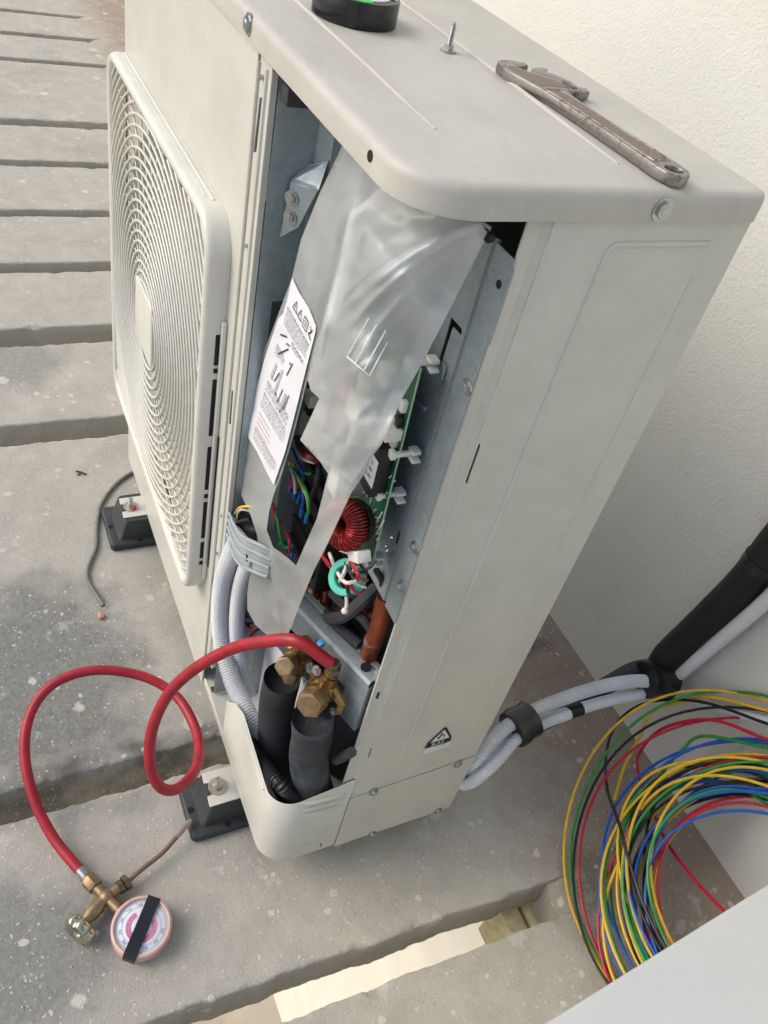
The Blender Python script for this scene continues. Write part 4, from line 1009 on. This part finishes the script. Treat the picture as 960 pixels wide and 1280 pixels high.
# ------------------------------------------------------------------ rubber feet
def foot(cx, wd, label):
    t = thing('rubber_foot', label, 'mounting foot', (cx, .08, FZ), 'rubber feet under the unit')
    y0, y1 = -.080, .24; w2 = wd / 2
    M = MB(); lps = []
    for d, z in ((.002, FZ + .0005), (0, FZ + .003), (0, FZ + .014), (.0015, FZ + .0165), (.004, FZ + .0175)):
        lps.append([(p[0], p[1], z) for p in inset(rrect(cx - w2, cx + w2, y0, y1, .010, 5), d)])
    M.rings(lps); obj('foot_base', M, RUBBER, t, smooth=50)
    M = MB(); lps = []
    for k, (dx, dy0, z) in enumerate(((.0135, .018, FZ + .0165), (.0155, .022, FZ + .021), (.0185, .032, -.004), (.0205, .035, .0005), (.024, .04, .0008))):
        lps.append([(p[0], p[1], z) for p in rrect(cx - w2 + dx, cx + w2 - dx, y0 + dy0, y1 - .02, .006, 4)])
    M.rings(lps); obj('foot_block', M, RUBBER, t, smooth=45)
    for x, y in ((cx + w2 * .05, y0 + .0095), (cx + w2 - .007, y0 + .06), (cx - w2 + .007, y0 + .06), (cx + w2 - .007, y0 + .16)):
        M = MB(); M.rings([[(x + r * math.cos(2 * math.pi * i / 16), y + r * math.sin(2 * math.pi * i / 16), z) for i in range(16)] for r, z in ((.0052, FZ + .0178), (.0046, FZ + .0182), (.0042, FZ + .0177))], cap0=False); obj('foot_hole_dark', M, BLACK, t)  # black rings on the base stand for the shade in holes
foot(-.1495, .103, 'near black rubber foot beside the red hose, under the corner cover'); foot(-.82, .122, 'far black rubber foot beside the loose grey cable, under the fan grille')
# ------------------------------------------------------------------ things on the lid
ZL = UH + .0004
tf_ = at(440, 36, 'z', ZL); td_ = Vector((tf_.x - CAM.x, tf_.y - CAM.y, 0)).normalized(); tc_ = tf_ + td_ * .0435; t = thing('tape_roll', 'roll of black tape with a green and white core lying on the unit lid', 'tape', tc_)
def ringbody(c, prof, n=48):
    return MB().rings([[(c.x + r * math.cos(2 * math.pi * i / n), c.y + r * math.sin(2 * math.pi * i / n), c.z + z) for i in range(n)] for r, z in prof], closed=True)
RT, HT = .0435, .0235
obj('tape_winding', ringbody(tc_, [(.034, 0), (RT - .0006, 0), (RT, .0008), (RT, HT - .0008), (RT - .0006, HT), (.034, HT)]), TAPE, t)
obj('tape_core', ringbody(tc_, [(.0315, .0002), (.0339, .0002), (.0339, HT + .0008), (.0335, HT + .0012), (.0319, HT + .0012), (.0315, HT + .0008)]), PAPER, t)
M = MB()
for a0, a1 in ((10, 95), (150, 200), (230, 300)):
    M.rings([[(tc_.x + r * math.cos(rad(a)), tc_.y + r * math.sin(rad(a)), tc_.z + z) for r, z in ((.0314, .002), (.0313, HT - .001), (.0311, HT - .001), (.0312, .002))] for a in range(a0, a1 + 1, 5)])
for a0, a1 in ((-100, -60), (-50, 0), (60, 120), (160, 220)):
    M.rings([[(tc_.x + r * math.cos(rad(a)), tc_.y + r * math.sin(rad(a)), tc_.z + z) for r, z in ((.0321, HT + .0010), (.0400, HT + .0001), (.0400, HT + .0004), (.0321, HT + .0014))] for a in range(a0, a1 + 1, 5)])
obj('core_print', M, GREEN, t)
e = at(466, 16, 'y', .105) ; u = math.atan2(-.03, .035)
p = Vector((tc_.x + RT * math.cos(rad(-25)), tc_.y + RT * math.sin(rad(-25)), tc_.z))
M = MB(); M.rings([[(tc_.x + r * math.cos(rad(a)), tc_.y + r * math.sin(rad(a)), tc_.z + z) for r, z in ((RT - .0004, .001), (RT + .0006 + .0015 * k, .001), (RT + .0007 + .002 * k, HT - .001), (RT - .0004, HT - .001))] for k, a in ((0, -34), (.2, -30), (.6, -26), (1, -23), (.4, -21))]); obj('loose_tape_end', M, TAPE, t)
sp_ = at(560, 64, 'z', ZL); t = thing('machine_screw', 'small zinc screw standing on its head on the unit lid', 'screw', sp_)
obj('screw_head', MB().cyl(sp_, sp_ + Vector((0, 0, .0016)), .0078, n=24).cyl(sp_ + Vector((0, 0, .0014)), sp_ + Vector((0, 0, .006)), .0052, n=6), STEEL, t)
obj('screw_thread', MB().tube([sp_ + Vector((0, 0, .0055 + .0007 * i)) for i in range(30)], .0028, 10, rf=lambda f, i: (.0030 if i % 2 else .0024) * (1 if f < .85 else 1 - (f - .85) * 3)), STEEL, t)
# adjustable wrench
wa, wb = at(838, 229, 'z', ZL), at(629, 88, 'z', ZL); wd_ = (wb - wa); WLN = wd_.length; wu = wd_ / WLN; wv = Vector((-wu.y, wu.x, 0))
if wv.y < 0: wv = -wv
t = thing('adjustable_wrench', 'rusty chrome adjustable wrench lying on the lid near its rear corner', 'wrench', (wa + wb) / 2)
WF = lambda z: (lambda u, v: wa + wu * u + wv * v + Vector((0, 0, z)))
k = WLN / .275
body = [(.000, -.012), (.012, -.0135), (.03, -.0125), (.06, -.0115), (.13, -.0105), (.18, -.0115), (.205, -.0145), (.225, -.018), (.245, -.0205), (.262, -.019), (.2715, -.013), (.2745, -.004), (.274, .006), (.268, .0135), (.262, .013), (.258, .004), (.254, -.001), (.244, .004), (.222, .018), (.205, .024), (.192, .025), (.190, .0125), (.16, .0105), (.1, .0105), (.04, .0125), (.012, .0135), (.000, .012), (-.008, .008), (-.0115, 0), (-.008, -.008)]
body = [(a * k, b * (.92 if b < 0 else 1.25 if a < .19 else 1.5)) for a, b in body]
M = MB().prism(body, [circ(.004, .002, .0078, 16)], WF(.0004), (0, 0, .0094)); wr = obj('wrench_body', M.bevel(.0012, 2, 30), RUST, t)
rec = [(.026, -.0075), (.10, -.0062), (.17, -.0066), (.186, -.008), (.190, 0), (.180, .0075), (.10, .0064), (.03, .0082), (.022, 0)]
rec = [(a * k, b * (1.02 if b < 0 else 1.42)) for a, b in rec]
obj('handle_web', MB().prism(rec, [], WF(.0095), (0, 0, .0006)), BSTEEL, t)
M = MB().tube([WF(.0097)(p.x, p.y) for p in spline([Vector((x, y, 0)) for x, y in rec], 6, True)], .0011, 6, closed=True); obj('handle_rim', M, RUST, t)
obj('head_face', MB().prism([(a * k, b * (1 if b < 0 else 1.5)) for a, b in ((.200, -.009), (.225, -.012), (.248, -.014), (.256, -.006), (.240, .002), (.215, .016), (.198, .019))], [], WF(.0096), (0, 0, .0004)), BSTEEL, t)
obj('thumb_wheel', MB().tube([WF(.0058)((.197 + .0009 * i) * k, .0325) for i in range(22)], .006, 14, rf=lambda f, i: .0056 if i % 4 < 2 else .0046), RUST, t)
M = MB().prism([(a * k, b * 1.42) for a, b in ((.192, .020), (.192, .034), (.203, .036), (.205, .031), (.224, .031), (.236, .029), (.249, .0215), (.256, .028), (.262, .0255), (.256, .014), (.244, .009), (.224, .022), (.208, .027), (.204, .021))], [], WF(.0010), (0, 0, .0082)); obj('movable_jaw', M.bevel(.001, 2, 30), RUST, t)
M = MB().cyl(WF(.0058)(.190 * k, .0325), WF(.0058)(.224 * k, .0325), .0026, n=8); obj('wheel_pin', M, BSTEEL, t)
# ------------------------------------------------------------------ red charging hose
def atd(px, py, dist):
    d = ray(px, py); return CAM + d * dist         # dist = depth along the view axis
def fdep(px, py, z):
    p = at(px, py, 'z', z); return (RR @ (p - CAM)).z
hd = [(99, 1087, FZ + .015), (92, 1079, FZ + .016), (66, 1046, FZ + .022), (43, 1000, FZ + .045), (31, 945, FZ + .075), (36, 898, FZ + .10), (58, 862, FZ + .12), (95, 842, FZ + .13), (140, 838, FZ + .13), (188, 849, FZ + .12), (222, 872, FZ + .11), (243, 908, FZ + .11), (249, 940, FZ + .13), (241, 967, FZ + .17), (219, 986, FZ + .22), (202, 985, FZ + .27), (190, 965, FZ + .32), (188, 935, FZ + .36), (195, 900, FZ + .41), (215, 862, FZ + .46), (248, 832, FZ + .50), (290, 811, FZ + .525), (330, 803, FZ + .54), (370, 803, FZ + .535), (398, 811, FZ + .52)]
P = [at(a, b, 'z', z) for a, b, z in hd]
P = P[:13] + [atd(*q) for q in ((242, 966, 1.272), (221, 986, 1.235), (202, 985, 1.212), (190, 965, 1.197), (187, 935, 1.185), (194, 900, 1.172), (214, 863, 1.155), (248, 833, 1.128), (290, 811, 1.092), (330, 802, 1.056), (372, 802, 1.026))] + [P1 + Vector((-.003, .001, .022))]
hose = thing('charging_hose', 'red rubber charging hose looping from the brass valve down to the gauge', 'hose', (P[10].x, P[10].y, FZ))
SPH = resample(spline(P, 14), .006)
obj('hose_tube', MB().tube(SPH, .0082, 16), RED, hose)
a = P[0]; d = (P[0] - P[1]).normalized()
obj('hose_ferrule', MB().cyl(a - d * .004, a + d * .022, .0074, n=16), STEEL, hose)
obj('hose_ferrule', MB().cyl(P[-1] + Vector((0, .001, .004)), P1 + Vector((0, .003, .014)), .0088, n=18).cyl(P1 + Vector((0, .002, .022)), P1 + Vector((0, .002, .012)), .0105, n=6), plain('dark_steel', L(120, 116, 96), .35, .8), hose)
# ------------------------------------------------------------------ gauge with its brass cross
gc = at(177, 1160, 'z', FZ + .020)
gt = thing('pressure_gauge', 'round pressure gauge with black tape across its white and pink dial, on a brass cross', 'gauge', (gc.x, gc.y, FZ))
gn = Vector((.06, -.03, 1)).normalized(); GR = .0435
def disc(prof, c=gc, nn=gn, n=48):
    u = Vector((0, 1, 0)); u = (u - nn * u.dot(nn)).normalized(); v = nn.cross(u)
    return [[c + (u * math.cos(2 * math.pi * i / n) + v * math.sin(2 * math.pi * i / n)) * r + nn * z for i in range(n)] for r, z in prof]
obj('gauge_case', MB().rings(disc([(.030, -.0185), (.041, -.017), (GR - .001, -.012), (GR, -.008), (GR, .006), (GR - .001, .009), (GR - .0035, .0102), (GR - .0055, .0095), (GR - .0058, .004)])), CASE, gt, smooth=45)
dial = obj('gauge_dial', MB().rings(disc([(.0376, .0035), (.0376, .0062), (.037, .0066)])), DIAL, gt)
u0 = Vector((0, 1, 0)); u0 = (u0 - gn * u0.dot(gn)).normalized(); v0 = gn.cross(u0)
# dial frame: text upright towards the brass neck's far side
def arc(M, r0, r1, a0, a1, z=.0069, n=24):
    for i in range(n):
        t0, t1 = rad(a0 + (a1 - a0) * i / n), rad(a0 + (a1 - a0) * (i + 1) / n)
        M.bm.faces.new([M.bm.verts.new(gc + (u0 * math.cos(t) + v0 * math.sin(t)) * r + gn * z) for r, t in ((r0, t0), (r1, t0), (r1, t1), (r0, t1))])
M = MB(); arc(M, .0150, .0225, 100, 370); obj('pink_band', M, PINK, dial, smooth=0)
M = MB(); arc(M, .0345, .0349, 0, 360, n=48); arc(M, .0275, .0278, 0, 360, n=48)
for k in range(60): arc(M, .0335 if k % 5 else .0318, .0349, k * 6 - .4, k * 6 + .4, n=1)
for k in range(40): arc(M, .0265, .0278, k * 9 - .5, k * 9 + .5, n=1)
for k in range(0, 36):
    arc(M, .0165, .0168, 105 + k * 7, 108 + k * 7, .0072, n=1); arc(M, .020, .0203, 105 + k * 7, 109 + k * 7, .0072, n=1)
for k in range(11):
    tt = rad(20 + k * 31); e = u0 * math.cos(tt) + v0 * math.sin(tt)
    text_into(M, str(k * 50), .0052, lmat(gc + e * .0302 + gn * .0070, gn.cross(e) * -1, e)) if k else None
obj('dial_print', M, plain('print_blue_grey', L(104, 116, 132), .6), dial, smooth=0)
g_ = plain('gauge_glass', L(230, 236, 240), .08)
# strip of black tape over the face and down the rim
ta, tb_ = at(186, 1126, 'z', gc.z + .011), at(160, 1188, 'z', gc.z + .006); td = (tb_ - ta); td = (td - gn * td.dot(gn)).normalized(); tw = gn.cross(td).normalized() * .0096
ta = gc - td * .0425 + tw * .15 + gn * .0104; tb_ = gc + td * .0435 + tw * .15 + gn * .0075
P = [ta + gn * .0007, ta.lerp(tb_, .3) + gn * .0002, ta.lerp(tb_, .6) + gn * .0004, tb_ - td * .012 + gn * .0032, tb_ - td * .003 + gn * .0036, tb_ + td * .0015 + gn * .001, tb_ + td * .0025 - gn * .006, tb_ + td * .002 - gn * .014]
M = MB(); M.rings([[p - tw, p + tw, p + tw + gn * .0007 + td * .0005, p - tw + gn * .0007 + td * .0005] for p in P]); obj('tape_strip', M, TAPE, gt, smooth=50)
# brass cross
cz = FZ + .016
C_ = at(133, 1122, 'z', cz); eH = at(108, 1097, 'z', cz); eS = at(157, 1104, 'z', cz); eK = at(107, 1150, 'z', cz + .004); eG = at(152, 1141, 'z', cz + .001)
cr = obj('brass_cross', MB().sph(C_, .0125, n=14).tube([C_, C_.lerp(eH, .55)], .0085, 14).tube([C_, eS.lerp(C_, .2)], .0085, 14).tube([C_, C_.lerp(eK, .45)], .0088, 14).tube([C_, eG], .0088, 14), BRASSD, gt)
dH = (eH - C_).normalized(); dS = (eS - C_).normalized(); dK = (eK - C_).normalized(); dG = (eG - C_).normalized()
q = C_.lerp(eH, .5); obj('hose_nut', MB().cyl(q, q + dH * .020, .0125, n=6).bevel(.0014).cyl(q + dH * .020, q + dH * .024, .0095, n=16), BRASSD, gt)
q = C_.lerp(eS, .6); obj('flare_nut', MB().cyl(q, q + dS * .008, .0105, n=6).cyl(q + dS * .010, q + dS * .018, .012, n=6), plain('dark_brass', L(104, 92, 66), .4, .8), gt)
q = C_.lerp(eK, .32); obj('gland_nut', MB().cyl(q, q + dK * .020, .0115, n=6).bevel(.0014).cyl(q + dK * .02, q + dK * .034, .0105, .006, n=16), BRASSD, gt)
kc = at(100, 1162, 'z', cz + .004)
obj('knob_stem', MB().cyl(q + dK * .03, kc, .0042, n=12), STEEL, gt)
M = MB(); uu = dK.cross(Vector((0, 0, 1))).normalized(); vv = uu.cross(dK).normalized(); n = 80
lps = []
for r0, z in ((.010, -.009), (.021, -.0085), (.0245, -.005), (.0245, .005), (.021, .0085), (.009, .007), (.007, .004)):
    lps.append([kc + dK * z + (uu * math.cos(2 * math.pi * i / n) + vv * math.sin(2 * math.pi * i / n)) * (r0 * (1 - (.22 if r0 > .015 else 0) * max(0, math.cos(5 * 2 * math.pi * i / n)) ** 2)) for i in range(n)])
kn_c = kc.z; M.rings(lps); obj('knob', M, plain('chromed_knob', L(186, 182, 160), .25, .9), gt, smooth=50)
q = eG + dG * .002; obj('gauge_neck', MB().cyl(eG - dG * .004, gc + (eG - gc).normalized() * (GR - .002), .0075, n=14), CASE, gt)
P = spline([eS + dS * .004, at(178, 1086, 'z', cz + .002), at(202, 1067, 'z', cz + .004), at(221, 1046, 'z', cz + .008)], 8)
obj('copper_tail', MB().tube(P, .0036, 12), plain('dull_copper', L(128, 104, 92), .45, .6), gt)
e1 = P[-1]; e2 = at(239, 1024, 'z', cz + .012); dd = (e2 - e1).normalized(); sd_ = dd.cross(Vector((0, 0, 1))).normalized()
M = MB(); M.rings([[e1 + dd * l + sd_ * (w_ * math.cos(2 * math.pi * i / 12)) + Vector((0, 0, h_ * math.sin(2 * math.pi * i / 12))) for i in range(12)] for l, w_, h_ in ((-.002, .0036, .0036), (.006, .0046, .0024), (.016, .0050, .0014), ((e2 - e1).length - .004, .0046, .0012), ((e2 - e1).length, .0020, .001))]); obj('pinched_end', M, plain('pale_copper', L(168, 148, 136), .35, .8), gt)
# ------------------------------------------------------------------ bits lying on the floor
P = spline([at(a, b, 'z', FZ + .0045) for a, b in ((178, 586), (163, 592), (143, 607), (126, 632), (121, 660), (120, 684), (113, 702), (109, 716), (112, 730), (121, 744), (129, 757))], 10)
o = obj('loose_cable', MB().tube(P, .0042, 10), GWIRE); tag(o, 'short grey cable curving over the concrete beside the fan grille', 'cable')
a = at(126, 770, 'z', FZ + .004); q = bmesh.new(); M = MB(); bmesh.ops.create_icosphere(M.bm, subdivisions=2, radius=.009)
for v in M.bm.verts: v.co *= 1 + .35 * noise.noise(v.co * 160)
bmesh.ops.transform(M.bm, matrix=Matrix.Translation(a) @ Matrix.Diagonal((1.0, .7, .55, 1)), verts=M.bm.verts)
tag(obj('brick_chip', M, BRICKR, smooth=0), 'small pinkish brick chip on the concrete near the end of the grey cable', 'chip'); q.free()
M = MB()
P1_, P2_, P3_ = at(95, 589, 'z', FZ + .002), at(100, 594, 'z', FZ + .003), at(108, 591, 'z', FZ + .002)
M.tube([at(95, 589, 'z', FZ + .002), at(101, 590, 'z', FZ + .004), at(108, 593, 'z', FZ + .002)], .002, 6); M.tube([at(97, 594, 'z', FZ + .002), at(101, 591, 'z', FZ + .003)], .0016, 6)
tag(obj('twig', M, TWIG), 'dark forked twig lying on the concrete left of the grey cable', 'twig')
# ------------------------------------------------------------------ pipe bundle from the unit to the wall
bt = thing('pipe_bundle', 'taped bundle of white conduits and black insulated pipe running from the unit up the wall', 'pipes', (-.08, .55, FZ))
def dy_(px): return max(.356, .345 + (px - 590) * (.735 - .345) / (820 - 590))
bp = lambda L_, off=0: [at(a, b, 'y', dy_(a) + off) for a, b in L_]
M = MB(); P = spline([at(808, 846, 'y', .742), at(836, 826, 'y', .748), at(882, 778, 'y', .752), at(930, 716, 'y', .753), at(968, 665, 'y', .752), at(1010, 600, 'y', .752), at(1060, 520, 'y', .752)], 10)
P2 = spline([at(822, 836, 'y', .742), at(838, 819, 'y', .748), at(881, 778, 'y', .756), at(927, 733, 'y', .760), at(958, 696, 'y', .762), at(1000, 640, 'y', .763), at(1060, 560, 'y', .763)] + [at(1060, 560, 'y', .763) + Vector((.03 + .01 * i, 0, .25 * i + .2)) for i in range(5)], 10)
M.tube(P2, .0285, 28, rf=lambda f, i: .0285 * (.80 + .2 * min(1, f * 12)) * (1 + .03 * noise.noise(Vector((f * 30, 2, 1))))); obj('insulated_pipe', M, plain('matt_black_sleeve', L(19, 20, 20), .6, var=.1, sc=30, bump=.35, bsc=90), bt)
a = at(962, 676, 'y', .715); obj('tape_band', MB().tube([P2[37] + (P2[38] - P2[37]) * k for k in (0, 1.2, 2.6)], .0302, 28), TAPE, bt)
P = spline([at(835, 852, 'y', .752), at(852, 840, 'y', .754), at(890, 808, 'y', .758), at(930, 775, 'y', .76), at(975, 735, 'y', .76), at(1040, 672, 'y', .76), at(1100, 600, 'y', .76)] + [at(1100, 600, 'y', .76) + Vector((.02 + .01 * i, 0, .25 * i + .2)) for i in range(5)], 8); obj('white_pipe', MB().tube(P, .0122, 18), PIPEW, bt)
conduit(bp([(556, 946), (574, 962), (592, 954), (612, 928), (634, 908), (664, 890), (702, 874), (745, 860), (785, 852), (812, 852), (830, 857)], -.012), .0118, PIPEW, bt)
P = spline(bp([(560, 962), (580, 972), (600, 962), (622, 938), (645, 918), (675, 903), (715, 889), (760, 876), (800, 868), (832, 862)], -.006), 10); obj('white_pipe', MB().tube(P, .0105, 18), PIPEW, bt)
P = spline(bp([(566, 962), (588, 966), (615, 944), (640, 920), (680, 903), (720, 880), (760, 856), (795, 838), (822, 838), (834, 848)], .018), 10)
obj('insulated_pipe', MB().tube(P, .016, 18, rf=lambda f, i: .012 + .008 * max(0, f - .35) * 1.5), FOAM, bt)
conduit([at(835, 856, 'y', .765), at(858, 868, 'y', .778), at(882, 880, 'y', .780), at(915, 890, 'y', .780), at(960, 902, 'y', .780), at(1010, 915, 'y', .780)], .0085, PIPEW, bt)
conduit(bp([(562, 972), (582, 980), (604, 968), (628, 944), (648, 922), (680, 904), (712, 892)], -.020), .0098, PIPEW, bt)
def band(L_, r, sq=1.0):
    P = [at(a, b, 'y', dy_(a) - .010) for a, b in L_]
    obj('tape_band', MB().tube(P, r, 20, rf=lambda f, i: r * (1 + .05 * math.sin(i * 2.1))), TAPE, bt)
band([(640, 913), (647, 908), (655, 903), (663, 898)], .0315)
P = [at(a, b, 'y', dy_(a) - .006) for a, b in ((708, 891), (716, 889), (726, 886))]; obj('tape_band', MB().tube(P, .0118, 18), TAPE, bt)
band([(806, 850), (813, 849), (820, 848), (828, 848), (836, 850)], .033)
a = [at(836, 856, 'y', .71), at(840, 866, 'y', .712), at(836, 862, 'y', .71)]
obj('tape_tail', MB().prism([at(*q, 'y', .708).xz for q in ((826, 838), (840, 858), (842, 866), (824, 866), (820, 852))], [], FXZ(.708), (0, .002, 0)), TAPE, bt)
# ------------------------------------------------------------------ coil of coloured wires leaning on the wall
ct = thing('wire_coil', 'loose coil of yellow, green, blue, red and black wires leaning on the wall', 'wire coil', (.27, .62, FZ))
cp0 = Vector((0, .46, FZ + .006)); cup_ = Vector((0, .30, .27)).normalized(); cn = Vector((1, 0, 0)).cross(cup_)
rc = random.Random(11)
def loop(c1, c2, r1, r2, tilt, ph, mat, lift, wob=.009, rw=.0025):
    P = []
    n = 72
    s1, s2, s3 = rc.uniform(0, 6), rc.uniform(0, 6), rc.uniform(0, 6)
    for i in range(n):
        a = 2 * math.pi * i / n
        x = r1 * math.cos(a) * (1 + .04 * math.sin(2 * a + s3)); y = r2 * math.sin(a)
        e1 = c1 + x * math.cos(tilt) - y * math.sin(tilt); e2 = c2 + x * math.sin(tilt) + y * math.cos(tilt)
        p = cp0 + Vector((1, 0, 0)) * e1 + cup_ * e2 - cn * (-lift + wob * math.sin(a + s1) + wob * .5 * math.sin(2 * a + s2))
        lim = .787 - abs(lift) * .3
        if p.y > lim:
            ex = p.y - lim; p.y = lim; p.z += ex * .7
        p.z = max(p.z, FZ + .004 + abs(lift) * .15)
        P.append(p)
    obj('wire', MB().tube(P, rw, 7, closed=True), mat, ct)
cols = [WY, WG, WR, WB, WK]
# a few wide outliers, then the dense bundle
for c1, c2, r1, r2, mt, lf in ((.268, .262, .268, .258, WY, .0), (.275, .275, .262, .262, WG, .004), (.292, .270, .252, .262, WK, .010), (.30, .28, .246, .262, WR, .006), (.324, .272, .228, .235, WB, .008),
                               (.340, .268, .222, .225, WG, .006), (.350, .262, .210, .25, WR, .010), (.352, .27, .208, .25, WY, .012)):
    loop(c1, c2, r1, r2, rc.uniform(-.08, .08), 0, mt, lf)
for k in range(34):
    r = rc.gauss(.200, .017)
    loop(.350 + rc.gauss(0, .018), .270 + rc.gauss(0, .014), r, r * rc.uniform(.78, 1.0), rc.uniform(-.2, .4), 0, rc.choice([WB, WB, WG, WY, WR, WK, WK, WY, WG]), rc.uniform(-.002, .028))
P = spline([at(a, b, 'y', y) for a, b, y in ((960, 905, .74), (880, 878, .74), (820, 876, .725), (785, 890, .70), (765, 915, .67), (757, 950, .63), (760, 990, .585), (774, 1030, .55), (786, 1075, .53), (804, 1130, .515), (832, 1185, .505), (870, 1240, .50))], 8); obj('wire', MB().tube(P, .0027, 7), WK, ct)
P = spline([at(a, b, 'y', y) for a, b, y in ((960, 935, .74), (880, 920, .73), (852, 938, .70), (825, 970, .66), (812, 1000, .63), (800, 1040, .58))], 8); obj('wire', MB().tube(P, .0029, 7), WG, ct)
P = spline([at(a, b, 'y', y) for a, b, y in ((960, 925, .73), (890, 900, .72), (830, 910, .70), (800, 940, .675), (798, 968, .66), (812, 1003, .66), (832, 1050, .64), (862, 1092, .63), (905, 1138, .61), (960, 1180, .585), (1020, 1190, .575), (1080, 1150, .61))], 8); obj('wire', MB().tube(P, .0029, 7), WR, ct)
P = spline([at(a, b, 'y', y) for a, b, y in ((960, 888, .76), (890, 872, .755), (850, 878, .745), (815, 890, .72), (800, 920, .69), (780, 960, .65), (768, 1000, .61))], 8); obj('wire', MB().tube(P, .0029, 7), WY, ct)
# ------------------------------------------------------------------ pale box in the near right corner
ZB = .70
qa, qb = at(680, 1280, 'z', ZB), at(960, 1105, 'z', ZB); bd_ = (qb - qa).normalized(); bn_ = Vector((bd_.y, -bd_.x, 0))
if bn_.x < 0: bn_ = -bn_
o0 = qa - bd_ * .05; ln = (qb - qa).length + .05 + .05; wdt = .42
bc = o0 + bd_ * ln / 2 + bn_ * wdt / 2
bx = thing('pale_box', 'smooth pale grey box top in the corner in front of the wire coil', 'box', (bc.x, bc.y, FZ))
RBX = Matrix((bn_, bd_, Vector((0, 0, 1)))).transposed()
obj('box_body', MB().box((bc.x, bc.y, (FZ + ZB - .03) / 2), (wdt - .006, ln - .006, ZB - .03 - FZ - .002), M=RBX).bevel(.004), GREYP, bx)
obj('box_lid', MB().box((bc.x, bc.y, ZB - .016), (wdt, ln, .032), M=RBX).bevel(.003, 3), GREYP, bx)
